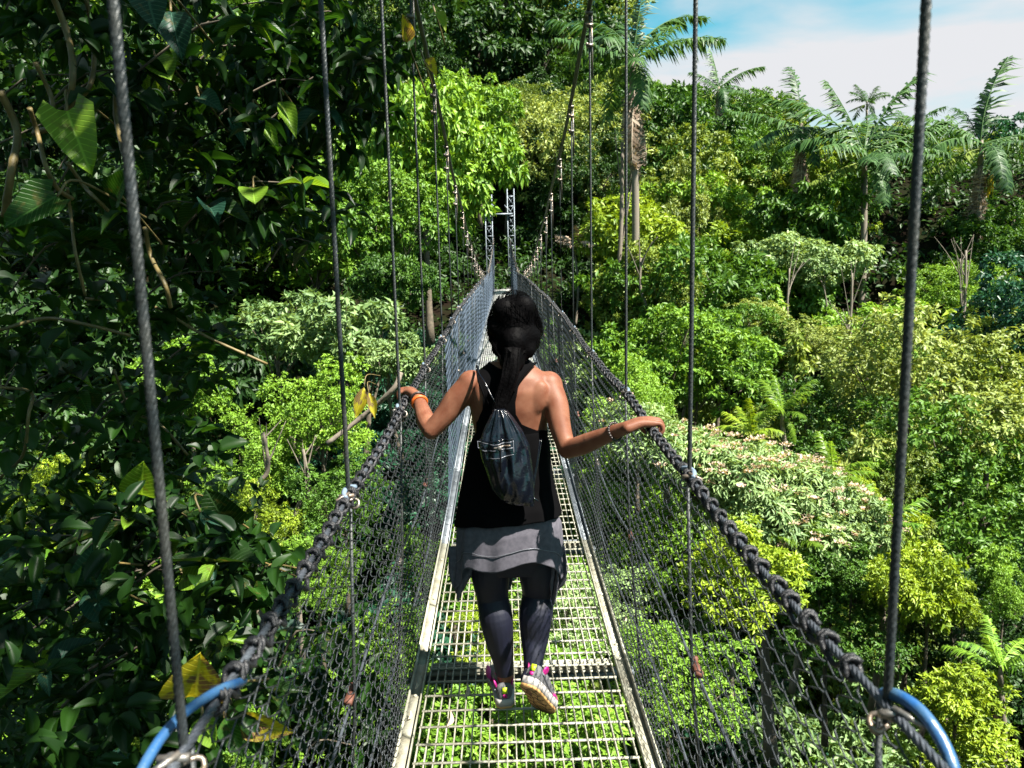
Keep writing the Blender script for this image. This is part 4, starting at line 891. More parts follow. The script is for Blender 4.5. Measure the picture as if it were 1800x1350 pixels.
tb = MB(); tb.box((0, 0, 0), (1.5, .08, .09)); tb.bar((-.7, 0, .05), (-.3, 0, .5), .05); tb.bar((.7, 0, .05), (.3, 0, .5), .05)
o = tb.build('tower_crossbar', M['mast'], None, label='horizontal steel bar joining the two far masts above the doorway gap', category='beam'); o.location = (BX-.1, 42.7, 5.1)
lp = MB(); lp.box((BX, 44.0, gz-1.6), (1.9, 2.6, 3.2)); lp.build('concrete_landing', M['conc'], None, label='pale concrete landing step where the far end of the bridge meets the forest', category='landing')
lp = MB(); lp.box((BX, 43.6, gz+.12), (1.0, .4, .22)); lp.build('step', M['conc'], None, label='light concrete step on the far landing between the masts', category='step')
# shrubs closing in on the path behind the towers, shade put into leaf colour
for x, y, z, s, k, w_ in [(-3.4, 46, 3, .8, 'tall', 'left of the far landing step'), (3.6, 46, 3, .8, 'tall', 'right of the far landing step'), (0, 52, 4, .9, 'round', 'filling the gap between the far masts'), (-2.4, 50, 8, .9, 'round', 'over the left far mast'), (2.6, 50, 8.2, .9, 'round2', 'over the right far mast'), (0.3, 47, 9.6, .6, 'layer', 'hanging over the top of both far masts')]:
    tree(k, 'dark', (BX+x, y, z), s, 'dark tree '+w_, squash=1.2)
# dry leaves caught on the deck and cross beams
for i, (px, py, lab) in enumerate([(815, 1225, 'curled dry leaf standing in the grating left of the feet'), (785, 1275, 'dry brown leaf caught in the grating near the lower left of the deck'), (728, 1208, 'rusty leaf scrap on the left edge of the deck'), (717, 1260, 'small brown leaf scrap on the left edge of the deck nearer the camera'), (1098, 1100, 'dead leaf wedged beside the right edge of the deck')]):
    d = 1.69/math.tan(math.atan((py-675)/F_PX)+PITCH); p = P(px, py, d); t = thing('dry_leaf', lab, 'leaf', (p.x, p.y, deck_z(d)+.004)); o = place_leaf(t, 'fine_l', t.location, (.2, .6, .35), (1, 0, .6), .07 if i < 2 else .04, .4, 'dry', name='blade')
# ============================================================ THE PERSON
DP = 2.74; KP = .93
class BodyMB(MB):
    """collects body shapes given for a slightly taller figure and builds them at this woman's size"""
    def ellipsoid(s, c, R, *a, **k): MB.ellipsoid(s, c, tuple(r*KP for r in R), *a, **k)
SKIN = mat('skin', (0.168, 0.070, 0.040), 0.55, 0, bump=.05, bscale=260, col2=(0.122, 0.042, 0.022), vscale=22, spec=.22)
SKIN.node_tree.nodes['Principled BSDF'].inputs['Subsurface Weight'].default_value = .08
SKIN.node_tree.nodes['Principled BSDF'].inputs['Subsurface Radius'].default_value = (.02, .008, .004)
BLACK = mat('black_jersey', (0.0018, 0.0017, 0.002), 0.9, 0, bump=.1, bscale=220, spec=.04)
LEG = mat('navy_leggings', (0.004, 0.005, 0.015), 0.6, 0, bump=.06, bscale=260, spec=.35, col2=(0.003, 0.0035, 0.010), vscale=20)
GREY = mat('grey_jersey', (0.085, 0.08, 0.096), 0.9, 0, bump=.15, bscale=420, col2=(0.060, 0.057, 0.070), vscale=60, spec=.2)
HAIRM = mat('black_hair', (0.0012, 0.001, 0.0012), 0.6, 0, bump=.3, bscale=90, spec=.035)
BAGM = mat('glossy_black_nylon', (0.002, 0.003, 0.006), 0.21, 0, bump=.75, bscale=17, spec=.6)
PIPE = mat('silver_piping', (0.12, 0.125, 0.145), 0.4, .4); ORG = mat('orange_band', (0.48, 0.085, 0.006), .5)
BEAD = mat('dark_beads', (0.03, 0.022, 0.02), .4); SHOEG = mat('grey_shoe_mesh', (0.09, 0.09, 0.095), .7, bump=.5, bscale=400)
PINKM = mat('magenta_trim', (0.36, 0.008, 0.15), .5); SOLE = mat('gum_sole', (0.36, 0.20, 0.07), .7, bump=.2, bscale=90); WHT = mat('white_midsole', (0.30, 0.28, 0.265), .6)
TREAD = mat('dark_tread', (0.06, 0.03, 0.015), .8); NEON = mat('neon_tab', (0.36, 0.50, 0.01), .5)

def remesh(mb, vox, sm_it=4, fac=.5, soft=None):
    me = mb.mesh('tmp'); o = bpy.data.objects.new('tmp', me); COL.objects.link(o)
    r = o.modifiers.new('r', 'REMESH'); r.mode = 'VOXEL'; r.voxel_size = vox
    s = o.modifiers.new('s', 'SMOOTH'); s.factor = fac; s.iterations = sm_it
    dg = bpy.context.evaluated_depsgraph_get(); dg.update(); ev = o.evaluated_get(dg); m2 = bpy.data.meshes.new_from_object(ev)
    bpy.data.objects.remove(o); bpy.data.meshes.remove(me)
    if soft:      # extra smoothing where soft(co) is true (back and shoulders, not the fingers)
        o = bpy.data.objects.new('tmp', m2); COL.objects.link(o); g = o.vertex_groups.new(name='soft')
        g.add([v.index for v in m2.vertices if soft(v.co)], 1.0, 'REPLACE'); s = o.modifiers.new('s', 'SMOOTH'); s.factor = .5; s.iterations = 44; s.vertex_group = 'soft'
        dg = bpy.context.evaluated_depsgraph_get(); dg.update(); m3 = bpy.data.meshes.new_from_object(o.evaluated_get(dg)); bpy.data.objects.remove(o); m2 = m3
    m2.materials.clear(); m2.polygons.foreach_set('use_smooth', [True]*len(m2.polygons)); return m2
def limb(mb, pts, rs, n=16, k=6, squash=None):
    """tapered limb along joints with rounded ends; rs may be radii; squash=(axis, factor) flattens it"""
    c = catmull(pts, k); r = catmull([(a*KP, 0, 0) for a in rs], k)[:, 0]
    m = MB(); m.tube(c, r, n); m.ellipsoid(c[0], (r[0],)*3, n, 8); m.ellipsoid(c[-1], (r[-1],)*3, n, 8)
    for V, in zip(m.V):
        pass
    mb.V += m.V; mb.Q += [q + mb.n for q in m.Q]; mb.T += [t + mb.n for t in m.T]; mb.n += m.n; mb.var += m.var
def rings(mb, secs, n=40, cap=True):
    """secs: (cx, cy, cz, rx, ry[, power]) horizontal elliptical sections, bottom to top"""
    V = []
    for s in secs:
        pw = s[5] if len(s) > 5 else 2.0
        for j in range(n):
            a = 2*math.pi*j/n; c, q = math.cos(a), math.sin(a)
            V.append((s[0]+s[3]*math.copysign(abs(c)**(2/pw), c), s[1]+s[4]*math.copysign(abs(q)**(2/pw), q), s[2]))
    m = len(secs); Q = [(i*n+j, i*n+(j+1) % n, (i+1)*n+(j+1) % n, (i+1)*n+j) for i in range(m-1) for j in range(n)]
    T = []
    if cap:
        V.append(secs[0][:3]); V.append(secs[-1][:3]); a = len(V)-2
        T = [(a, (j+1) % n, j) for j in range(n)] + [(a+1, (m-1)*n+j, (m-1)*n+(j+1) % n) for j in range(n)]
    mb.add(V, Q, T)
def sec(py, pxl, pxr, ry, dy=0.0, pw=2.2, d=DP):
    a = P(pxl, py, d); b = P(pxr, py, d); return ((a.x+b.x)/2, d+dy, (a.z+b.z)/2, (b.x-a.x)/2, ry*KP, pw)
GROUND = 0.0
per = thing('person', 'woman in black top and leggings walking away along the bridge, hands on both rails', 'person', (P(903, 1240, DP).x, DP, 0))
PO = per.location.copy()
def pbuild(me, name, m, **kw):
    o = add_obj(name, me, m, per, **kw); o.location = -PO; return o
body = BodyMB()
# torso, bottom to top (hips .. shoulders)
rings(body, [sec(1000, 838, 972, .085, .0), sec(960, 830, 980, .108, -.004), sec(915, 830, 978, .118, -.006), sec(870, 838, 968, .100, .0), sec(830, 848, 956, .086, .01), sec(790, 842, 958, .086, .012),
             sec(750, 832, 962, .092, .008), sec(715, 826, 968, .098, .0), sec(685, 822, 970, .094, -.004), sec(662, 828, 964, .078, -.002), sec(645, 852, 942, .058, .004), sec(634, 866, 926, .045, .010)])
# shoulder blades and trapezius give the back its relief
for sx, px in ((-1, 852), (1, 945)):
    c = P(px, 700, DP-.061); body.ellipsoid(c, (.042, .024, .072), 14, 10, Matrix.Rotation(sx*.25, 3, 'Y'))
    body.ellipsoid(P(870 if sx < 0 else 924, 655, DP-.01), (.055, .045, .030), 14, 10, Matrix.Rotation(sx*.42, 3, 'Y'))
# neck and head
limb(body, [P(896, 660, DP+.0), P(898, 625, DP+.015), P(903, 590, DP+.025)], [.060, .052, .050])
HC = P(904, 572, DP+.03)
body.ellipsoid(HC + Vector((0, .0, .005)), (.074, .092, .098), 24, 18); body.ellipsoid(HC + Vector((0, .035, -.045)), (.055, .062, .070), 20, 14)
body.ellipsoid(HC + Vector((0, .098, -.020)), (.010, .016, .018), 10, 8); body.ellipsoid(HC + Vector((0, .090, .018)), (.030, .014, .008), 12, 8)   # nose, brow
body.ellipsoid(HC + Vector((0, .088, -.060)), (.022, .010, .007), 12, 8); body.ellipsoid(HC + Vector((0, .082, -.092)), (.020, .018, .016), 12, 8)   # lips, chin
for s in (-1, 1): body.ellipsoid(HC + Vector((s*.076, .01, -.015)), (.010, .020, .032), 10, 10)
# arms
YL, YR = 3.02, 2.45
Lh = Vector(railp(-1, YL)); Rh = Vector(railp(1, YR))
Lsh, Rsh = P(831, 676, DP), P(962, 678, DP)
Lel, Rel = P(758, 757, DP-.02), P(997, 791, DP-.12)
Lwr = Lh + Vector((.048, -.085, .014)); Rwr = Rh + Vector((-.088, -.030, .012))
limb(body, [Lsh, (Lsh*.68+Lel*.32)+Vector((-.006, 0, .004)), (Lsh*.35+Lel*.65), Lel], [.058, .051, .044, .036])
limb(body, [Lel, Lel*.72+Lwr*.28+Vector((-.004, 0, 0)), Lel*.3+Lwr*.7, Lwr], [.036, .039, .030, .0235])
limb(body, [Rsh, (Rsh*.68+Rel*.32)+Vector((.008, 0, .004)), (Rsh*.35+Rel*.65), Rel], [.058, .052, .044, .036])
limb(body, [Rel, Rel*.72+Rwr*.28+Vector((0, 0, -.002)), Rel*.3+Rwr*.7, Rwr], [.036, .039, .030, .0235])
body.ellipsoid(Lsh+Vector((-.004, 0, .0)), (.060, .058, .060), 16, 12); body.ellipsoid(Rsh+Vector((.004, 0, .0)), (.060, .058, .060), 16, 12)
body.ellipsoid(Rel + Vector((-.004, -.024, -.010)), (.018, .018, .018), 10, 8)
def hand(s, H, W):
    """a hand closed over the rail from above; s = -1 left, 1 right; fingers go outward and curl down, thumb inside"""
    out_ = Vector((s, 0, 0)); fw = Vector((0, 1, 0))
    kn = [H + out_*.004 + fw*(.034-.0225*i) + Vector((0, 0, .029 - .003*abs(i-1.3))) for i in range(4)]      # knuckles above the rail, index foremost
    pc = (W + (kn[1]+kn[2])/2)/2
    for i in range(4): limb(body, [W + fw*(.010-.007*i), (W+kn[i])/2 + Vector((0, 0, .006)), kn[i]], [.0205, .0185, .0132], 10, 4)
    for i in range(4):
        L = [1.0, 1.08, 1.0, .82][i]
        limb(body, [kn[i], kn[i] + out_*.026*L + Vector((0, .002*(1.5-i), -.003)), kn[i] + out_*.034*L + Vector((0, .003*(1.5-i), -.030*L)), kn[i] + out_*.014*L + Vector((0, .003*(1.5-i), -.050*L))], [.0116, .0092, .0084, .0074], 10, 5)
    tb_ = W*.55 + kn[0]*.45 + Vector((0, .012, -.006))
    limb(body, [tb_, H - out_*.026 + fw*.030 + Vector((0, 0, .012)), H - out_*.022 + fw*.046 + Vector((0, 0, -.010)), H - out_*.008 + fw*.054 + Vector((0, 0, -.024))], [.015, .0120, .0100, .0088], 10, 5)
hand(-1, Lh, Lwr); hand(1, Rh, Rwr)
# legs: hip, knee, calf, ankle
LHp, LKn, LAn = P(866, 985, DP), P(871, 1075, DP+.01), P(889, 1196, DP+.01)
RHp, RKn, RAn = P(944, 985, DP), P(945, 1065, DP+.02), P(936, 1184, DP-.10)
limb(body, [LHp, P(862, 1010, DP), P(866, 1050, DP+.01), P(872, 1085, DP-.018), P(878, 1125, DP-.012), P(885, 1165, DP), LAn], [.086, .078, .064, .0665, .056, .040, .034], 20)
limb(body, [RHp, P(946, 1010, DP), P(946, 1045, DP+.02), P(942, 1078, DP-.015), P(940, 1120, DP-.03), P(938, 1155, DP-.07), RAn], [.086, .078, .065, .068, .056, .040, .033], 20)
# feet inside the shoes
LF = Vector((LAn.x, LAn.y, GROUND)); 
body.ellipsoid(LAn + Vector((0, .06, -.04)), (.034, .085, .034), 12, 10)
RT = P(957, 1251, 2.68); RHe = P(926, 1207, 2.535)
limb(body, [RAn, RHe*.6+RAn*.4, RHe*.5+RT*.5+Vector((0, .02, .02))], [.033, .032, .028], 12)
bm_ = remesh(body, .0032, 4, soft=lambda c: c.z > P(900, 900, DP).z and c.z < P(900, 640, DP).z and abs(c.x-P(903, 700, DP).x) < .24)
bo = pbuild(bm_, 'body', SKIN)
# eyes
mb = MB()
for s in (-1, 1):
    mb = MB(); mb.ellipsoid(HC + Vector((s*.030, .084, .004)), (.013, .010, .009), 12, 8); pbuild(mb.mesh('eye', True), 'eye', WHT)
# ---- clothes cut from the body surface
def shell(field, off, name, m, thick=.0012):
    """part of the body surface where field(co, normal) > 0, clipped cleanly and pushed outwards"""
    nv = len(bm_.vertices); co = np.zeros(nv*3, np.float32); bm_.vertices.foreach_get('co', co); co = co.reshape(-1, 3).astype(float)
    no = np.zeros(nv*3, np.float32); bm_.vertex_normals.foreach_get('vector', no); no = no.reshape(-1, 3).astype(float)
    f = field(co, no); C2 = co + no*off; V = list(map(tuple, C2)); cut = {}; F = []
    def edge(a, b):
        k = (min(a, b), max(a, b))
        if k not in cut:
            t = f[a]/(f[a]-f[b]); V.append(tuple(C2[a] + (C2[b]-C2[a])*t)); cut[k] = len(V)-1
        return cut[k]
    for p in bm_.polygons:
        vs = list(p.vertices); g = [f[i] > 0 for i in vs]
        if all(g): F.append(vs); continue
        if not any(g): continue
        o = []
        for i in range(len(vs)):
            a, b = vs[i], vs[(i+1) % len(vs)]
            if f[a] > 0: o.append(a)
            if (f[a] > 0) != (f[b] > 0): o.append(edge(a, b))
        if len(o) > 2: F.append(o)
    used = sorted({i for q in F for i in q}); mp_ = {u: i for i, u in enumerate(used)}
    me = bpy.data.meshes.new(name); me.from_pydata([V[u] for u in used], [], [[mp_[i] for i in q] for q in F]); me.update()
    me.polygons.foreach_set('use_smooth', [True]*len(me.polygons))
    o = pbuild(me, name, m); sd_ = o.modifiers.new('thickness', 'SOLIDIFY'); sd_.thickness = thick; sd_.offset = 1; return o
def toP(co):
    """position in the photo's pixel grid at the person's distance, used as a tailoring pattern"""
    q = np.stack([co[:, 0], np.full(len(co), DP), co[:, 2]], -1) - np.array(CAM); z = q @ np.array(_F); return 900 + F_PX*(q @ np.array(_R))/z, 675 - F_PX*(q @ np.array(_U))/z
def f_tank(co, no):
    px, py = toP(co); back = co[:, 1] < DP+.015
    # back panel between the armholes: narrow racer back widening below
    xl = np.interp(py, [630, 645, 665, 690, 712, 735, 750, 760], [838, 838, 844, 850, 850, 842, 822, 790]); xr = np.interp(py, [630, 640, 655, 675, 700, 720, 738, 752, 760], [940, 936, 922, 910, 905, 906, 916, 945, 1010])
    neck = py - (634 + 14*np.exp(-((px-886)/22)**2)*1.0)
    fb = np.minimum(np.minimum(px-xl, xr-px), neck)
    xl2 = np.interp(py, [630, 660, 700, 740, 760], [842, 846, 842, 826, 790]); xr2 = np.interp(py, [630, 660, 700, 740, 760], [940, 934, 938, 955, 1010])
    ff = np.minimum(np.minimum(px-xl2, xr2-px), neck)
    f = np.where(back, fb, ff); f = np.where(np.abs(px-900) > np.where(py > 700, 60, 70), -5, f)
    return np.minimum(f, 905-py)
shell(f_tank, .0050, 'tank_top_yoke', BLACK)
def f_leg(co, no):
    px, py = toP(co)
    cuff = np.where(co[:, 0] > (LAn.x+RAn.x)/2, 1162 + (px-935)*.10, 1184 - (px-889)*.12)
    return np.minimum(cuff - py, py-905)
shell(f_leg, .0022, 'leggings', LEG)
# strap lines over the shoulders
def strap(pts, r, name, m):
    mb = MB(); mb.tube(catmull([P(*p) for p in pts], 6), r, 6); return pbuild(mb.mesh(name, True), name, m)
strap([(838, 643, DP-.02), (839, 655, DP-.070), (842, 672, DP-.100), (850, 692, DP-.112), (858, 712, DP-.118)], .0042, 'tank_strap', BLACK)
strap([(942, 638, DP-.02), (934, 644, DP-.066), (924, 655, DP-.088), (912, 672, DP-.104), (903, 690, DP-.112)], .0045, 'tank_strap', BLACK)
# ---- loose lower tank with folds
def cloth(secf, n=120, m_=40, name='cloth', m=BLACK, thick=.002):
    V = [secf(2*math.pi*j/n, i/(m_-1)) for i in range(m_) for j in range(n)]
    Q = [(i*n+j, i*n+(j+1) % n, (i+1)*n+(j+1) % n, (i+1)*n+j) for i in range(m_-1) for j in range(n)]
    o = pbuild(np_mesh(name, V, [Q], smooth=True), name, m); s = o.modifiers.new('thickness', 'SOLIDIFY'); s.thickness = thick; s.offset = 0; return o
TK = [(737, 850, 950, .060, .006), (762, 836, 960, .092, .003), (790, 824, 966, .104, .004), (830, 816, 968, .106, .002), (870, 808, 974, .118, -.004), (900, 803, 980, .150, -.010), (922, 801, 984, .160, -.012)]
def tank_f(a, t):
    k = t*(len(TK)-1); i = min(int(k), len(TK)-2); u = k-i; A, B = TK[i], TK[i+1]; q = [A[j]*(1-u)+B[j]*u for j in range(5)]
    s = sec(q[0], q[1], q[2], q[3], q[4]); c, w = math.cos(a), math.sin(a); fo = 1 + .025*t*math.sin(7*a+2*t) + .018*t*math.sin(13*a+1)
    hem = (-.028*max(0, -math.cos(a)) + .004*math.sin(5*a))*t*t
    zz = P(903, q[0], DP-.10*t*0-q[3]*KP*(.4+.6*t)).z; return (s[0]+s[3]*math.copysign(abs(c)**.85, c)*fo, s[1]+s[4]*math.copysign(abs(w)**.85, w)*fo, zz+hem)
cloth(tank_f, name='tank_top', m=BLACK)
# ---- grey shirt tied round the hips, hanging in points at both sides
def shirt_f(a, t):
    py = 893 + t*105; c, w = math.cos(a), math.sin(a)
    s = sec(py, np.interp(t, [0, .4, 1], [826, 806, 803]), np.interp(t, [0, .4, 1], [964, 985, 990]), np.interp(t, [0, .3, .5, 1], [.100, .140, .150, .160]), -.010)
    fo = 1 + t*(.030*math.sin(8*a+1.5) + .020*math.sin(15*a+t*2)) - .05*max(0, t-.75)*0
    pl = max(0, math.cos(a-math.radians(186)))**14; pr = max(0, math.cos(a+math.radians(14)))**18
    drop = t**1.6*(.120*pl + .085*pr) + t*(.010*math.sin(6*a) + .012*math.sin(3*a+2)) 
    return (s[0]+s[3]*math.copysign(abs(c)**.85, c)*fo - pl*.004, s[1]+s[4]*math.copysign(abs(w)**.85, w)*fo, P(903, py, DP-.14).z-drop)
sh = cloth(shirt_f, 160, 44, 'tied_shirt', GREY, .003)
mb = MB(); mb.tube([Vector(shirt_f(a, .74))+Vector((0, -.003*abs(math.sin(a)), 0)) + Vector((.003*math.cos(a), .002*math.sin(a), 0)) for a in np.linspace(math.pi*1.02, math.pi*1.98, 90)], .0014, 5)
o = add_obj('hem_seam', mb.mesh('hem_seam', True), PIPE, sh)
# hanging sleeves / corners in front and between the legs
def flap(pts, ws, name='shirt_sleeve', th=.004, dirv=(1, 0, 0)):
    c = catmull([P(*p) for p in pts], 8); w = np.interp(np.linspace(0, 1, len(c)), np.linspace(0, 1, len(ws)), ws); V = []; n = 9
    for i, p in enumerate(c):
        for j in range(n):
            u = j/(n-1)*2-1; V.append(Vector(p) + Vector(dirv).normalized()*w[i]*u + Vector((0, -.012*math.cos(u*4+i*.3), 0)))
    Q = [(i*n+j, i*n+j+1, (i+1)*n+j+1, (i+1)*n+j) for i in range(len(c)-1) for j in range(n-1)]
    o = pbuild(np_mesh(name, [tuple(v) for v in V], [Q], smooth=True), name, GREY); s = o.modifiers.new('thickness', 'SOLIDIFY'); s.thickness = th; return o
flap([(812, 960, DP-.03), (811, 1000, DP-.03), (808, 1025, DP-.03), (806, 1054, DP-.02)], [.052, .048, .030, .003], dirv=(1, .25, 0))
flap([(832, 970, DP+.0), (822, 1000, DP+.0), (812, 1035, DP+.01)], [.05, .035, .004], dirv=(1, .5, 0))
flap([(982, 960, DP-.02), (984, 1000, DP-.02), (982, 1025, DP-.02), (976, 1042, DP-.02)], [.03, .034, .024, .004], dirv=(.8, -.6, 0))
flap([(975, 980, DP-.06), (974, 1020, DP-.06), (972, 1060, DP-.04)], [.012, .02, .006], dirv=(.8, -.6, 0))
flap([(888, 985, DP+.08), (889, 1010, DP+.09), (892, 1035, DP+.10)], [.035, .030, .010])
# ---- hair: cap, gathered nape and long tail
hb = BodyMB()
hb.ellipsoid(HC + Vector((0, -.012, .020)), (.089, .102, .105), 24, 18); hb.ellipsoid(HC + Vector((.002, -.040, -.030)), (.092, .070, .082), 20, 16)
for px, py, d, r in [(873, 575, -.02, .045), (933, 590, -.01, .048), (880, 612, -.03, .045), (925, 614, -.03, .047), (903, 600, -.07, .055), (893, 635, -.06, .042), (908, 638, -.055, .040), (940, 605, .0, .03), (869, 596, .0, .032), (920, 540, -.03, .055), (886, 545, -.03, .055)]:
    hb.ellipsoid(P(px, py, DP+d), (r*.9, r*.75, r*.9), 14, 10)
limb(hb, [P(900, 625, DP-.075), P(896, 660, DP-.105), P(886, 695, DP-.125), P(879, 722, DP-.135), P(876, 748, DP-.135)], [.042, .036, .030, .023, .010])
hm = remesh(hb, .006, 34); hair = pbuild(hm, 'hair', HAIRM)
rr = random.Random(9); mb = MB()
for i in range(420):     # strands over the scalp running to the nape, and down the tail
    a = rr.uniform(-2.0, 2.0); e = rr.uniform(.1, 1.5); st = HC + Vector((math.sin(a)*math.cos(e)*.094, -math.cos(a)*math.cos(e)*.108-.012, math.sin(e)*.112+.022))
    m_ = HC + Vector((math.sin(a)*.092 + rr.uniform(-.01, .01), -.085 + .05*abs(math.sin(a)), -.03 + rr.uniform(-.02, .02))); nd = P(896 + rr.uniform(-16, 16), 632, DP-.095)
    mb.tube(catmull([st, (st+m_)/2 + (st-HC)*.05, m_, nd], 5), [.0005 + .0006*rr.random()]*16, 3, cap=False)
for i in range(90):
    x = rr.uniform(-1, 1); pts = [P(902+x*20, 596, DP-.05), P(901+x*13, 618, DP-.105-.02*(1-abs(x))), P(896+x*14, 660, DP-.140-.01*(1-abs(x))), P(886+x*12+rr.uniform(-4, 4), 695, DP-.150), P(879+x*10+rr.uniform(-5, 5), 725, DP-.155), P(876+x*8+rr.uniform(-6, 6), 748+rr.uniform(-8, 10), DP-.15)]
    mb.tube(catmull(pts, 4), .0010, 3, cap=False)
for i in range(40):      # loose curls at the sides
    s = rr.choice((-1, 1)); st = P(904+s*rr.uniform(30, 40), rr.uniform(560, 610), DP-.02); pts = [st]
    for q in range(4): pts.append(pts[-1] + Vector((s*rr.uniform(-.008, .010), rr.uniform(-.01, .01), -rr.uniform(.008, .016))))
    mb.tube(catmull(pts, 4), .0011, 3, cap=False)
o = add_obj('strands', mb.mesh('strands', True), HAIRM, hair, kind='stuff')
# ---- drawstring bag
BG = [(722, 868, 888, .022), (735, 862, 900, .034), (760, 850, 918, .046), (785, 842, 930, .054), (810, 846, 934, .058), (840, 856, 938, .060), (865, 864, 940, .052), (880, 874, 940, .038), (887, 882, 939, .022)]
def bag_f(a, t):
    k = t*(len(BG)-1); i = min(int(k), len(BG)-2); u = k-i; A, B = BG[i], BG[i+1]; q = [A[j]*(1-u)+B[j]*u for j in range(4)]
    s = sec(q[0], q[1], q[2], q[3], 0, d=DP-.19); c, w = math.cos(a), math.sin(a)
    pl = (1-t)**1.2*(.30*math.sin(9*a+.4) + .16*math.sin(17*a)) ; cr = .11*math.sin(3*a+9*t)*math.sin(5*t*3.1+a*2) + .09*math.sin(20*(t*.8+.38*c)+2*w+1.5*math.sin(9*t)) + .04*math.sin(47*(t*.7+.3*c))
    fo = 1 + pl*.5 + cr*min(1, t*2.5)
    return (s[0]+s[3]*c*(1+pl*.12), DP-.168+.02*(1-t) + s[4+0]*w*fo - .012*t, s[2] - .010*c*t)
bag = thing('drawstring_bag', 'glossy black nylon drawstring bag with a zip pocket hanging on the woman\'s back', 'bag', P(900, 890, DP-.17)); BO = bag.location.copy()
def bbuild(me, name, m): o = add_obj(name, me, m, bag); o.location = -BO; return o
n, m_ = 140, 70; V = [bag_f(2*math.pi*j/n, i/(m_-1)) for i in range(m_) for j in range(n)]; Q = [(i*n+j, i*n+(j+1) % n, (i+1)*n+(j+1) % n, (i+1)*n+j) for i in range(m_-1) for j in range(n)]
V += [tuple(np.mean(V[:n], 0)), tuple(np.mean(V[-n:], 0))]; T = [(len(V)-2, (j+1) % n, j) for j in range(n)] + [(len(V)-1, (m_-1)*n+j, (m_-1)*n+(j+1) % n) for j in range(n)]
bbuild(np_mesh('bag_body', V, [Q, T], smooth=True), 'bag_body', BAGM)
def onbag(px, py, e=.0015):
    t = np.interp(py, [b[0] for b in BG], np.arange(len(BG))/(len(BG)-1)); xs = sec(py, np.interp(py, [b[0] for b in BG], [b[1] for b in BG]), np.interp(py, [b[0] for b in BG], [b[2] for b in BG]), .05, d=DP-.19)
    x = P(px, py, DP-.2).x; c = max(-.97, min(.97, (x-xs[0])/xs[3])); a = -math.acos(c); p = Vector(bag_f(a, float(t))); return Vector((x, p.y - e, P(px, py, DP-.2).z))
def line(pts, r, name, m, flat=False):
    mb = MB(); q = []
    for (a, b) in zip(pts[:-1], pts[1:]):
        for k in range(8): q.append(onbag(a[0]+(b[0]-a[0])*k/8, a[1]+(b[1]-a[1])*k/8))
    q.append(onbag(*pts[-1])); mb.tube(q, r, 6); return bbuild(mb.mesh(name, True), name, m)
line([(838, 779), (868, 782), (900, 776)], .0016, 'zip_piping', PIPE); line([(839, 779), (840, 790), (852, 794), (880, 790), (902, 786)], .0016, 'zip_piping', PIPE)
line([(902, 774), (903, 795)], .0018, 'zip_piping', PIPE); line([(868, 787), (885, 784), (897, 782)], .0034, 'zip', M['clip'])
line([(855, 806), (880, 803), (903, 797)], .0013, 'pocket_seam', PIPE); line([(879, 786), (880, 805), (880, 826)], .0030, 'zip_pull', BLACK)
line([(842, 776), (860, 778), (885, 773), (902, 772)], .0022, 'pocket_edge', BAGM)
mb = MB(); mb.ellipsoid(onbag(878, 786, .008), (.009, .005, .009), 10, 8); bbuild(mb.mesh('zip_slider', True), 'zip_slider', M['clip'])
mb = MB(); mb.tube(catmull([P(949, 772, DP-.125), P(945, 805, DP-.15), P(938, 845, DP-.165), P(934, 872, DP-.18)], 6), .0018, 5); mb.tube(catmull([P(952, 772, DP-.12), P(947, 805, DP-.148), P(940, 845, DP-.165), P(936, 874, DP-.18)], 6), .0016, 5)
mb.tube(catmull([P(934, 872, DP-.18), P(940, 877, DP-.19), P(946, 881, DP-.18)], 4), .0030, 6); mb.tube(catmull([P(934, 872, DP-.18), P(932, 882, DP-.185), P(928, 888, DP-.18)], 4), .0030, 6)
bbuild(mb.mesh('cord', True), 'cord', BAGM)
mb = MB(); mb.tube(catmull([P(880, 722, DP-.15), P(866, 700, DP-.135), P(852, 672, DP-.108), P(841, 655, DP-.07), P(840, 644, DP-.03)], 6), .0030, 6); bbuild(mb.mesh('strap', True), 'strap', BAGM)
# ---- bracelets
def band(c, ax, r, w, name, m, beads=False):
    ax = Vector(ax).normalized(); a = ax.cross(Vector((0, 0, 1))).normalized(); b = ax.cross(a); mb = MB()
    if beads:
        for i in range(22):
            t = i/22*2*math.pi; mb.ellipsoid(Vector(c) + (a*math.cos(t)+b*math.sin(t))*r, (w,)*3, 8, 6)
    else: mb.tube([Vector(c) + (a*math.cos(t)+b*math.sin(t))*r for t in np.linspace(0, 2*math.pi, 33)], w, 8, cap=False)
    t_ = thing(name, {'bracelet': 'dark beaded bracelet on the right wrist of the woman', 'wristband': 'orange wristband on the left wrist of the woman', 'hair_tie': 'dark hair tie round the left wrist above the orange band'}[name], 'bracelet', c)
    o = mb.build('beads' if beads else 'band', m, t_, True); o.location = -Vector(c)
band(Rwr*.82+Rel*.18, Rwr-Rel, .0315, .0048, 'bracelet', BEAD, True)
band(Lwr*.80+Lel*.20, Lwr-Lel, .0285, .0065, 'wristband', ORG); band(Lwr*.93+Lel*.07, Lwr-Lel, .0275, .0040, 'hair_tie', BEAD)
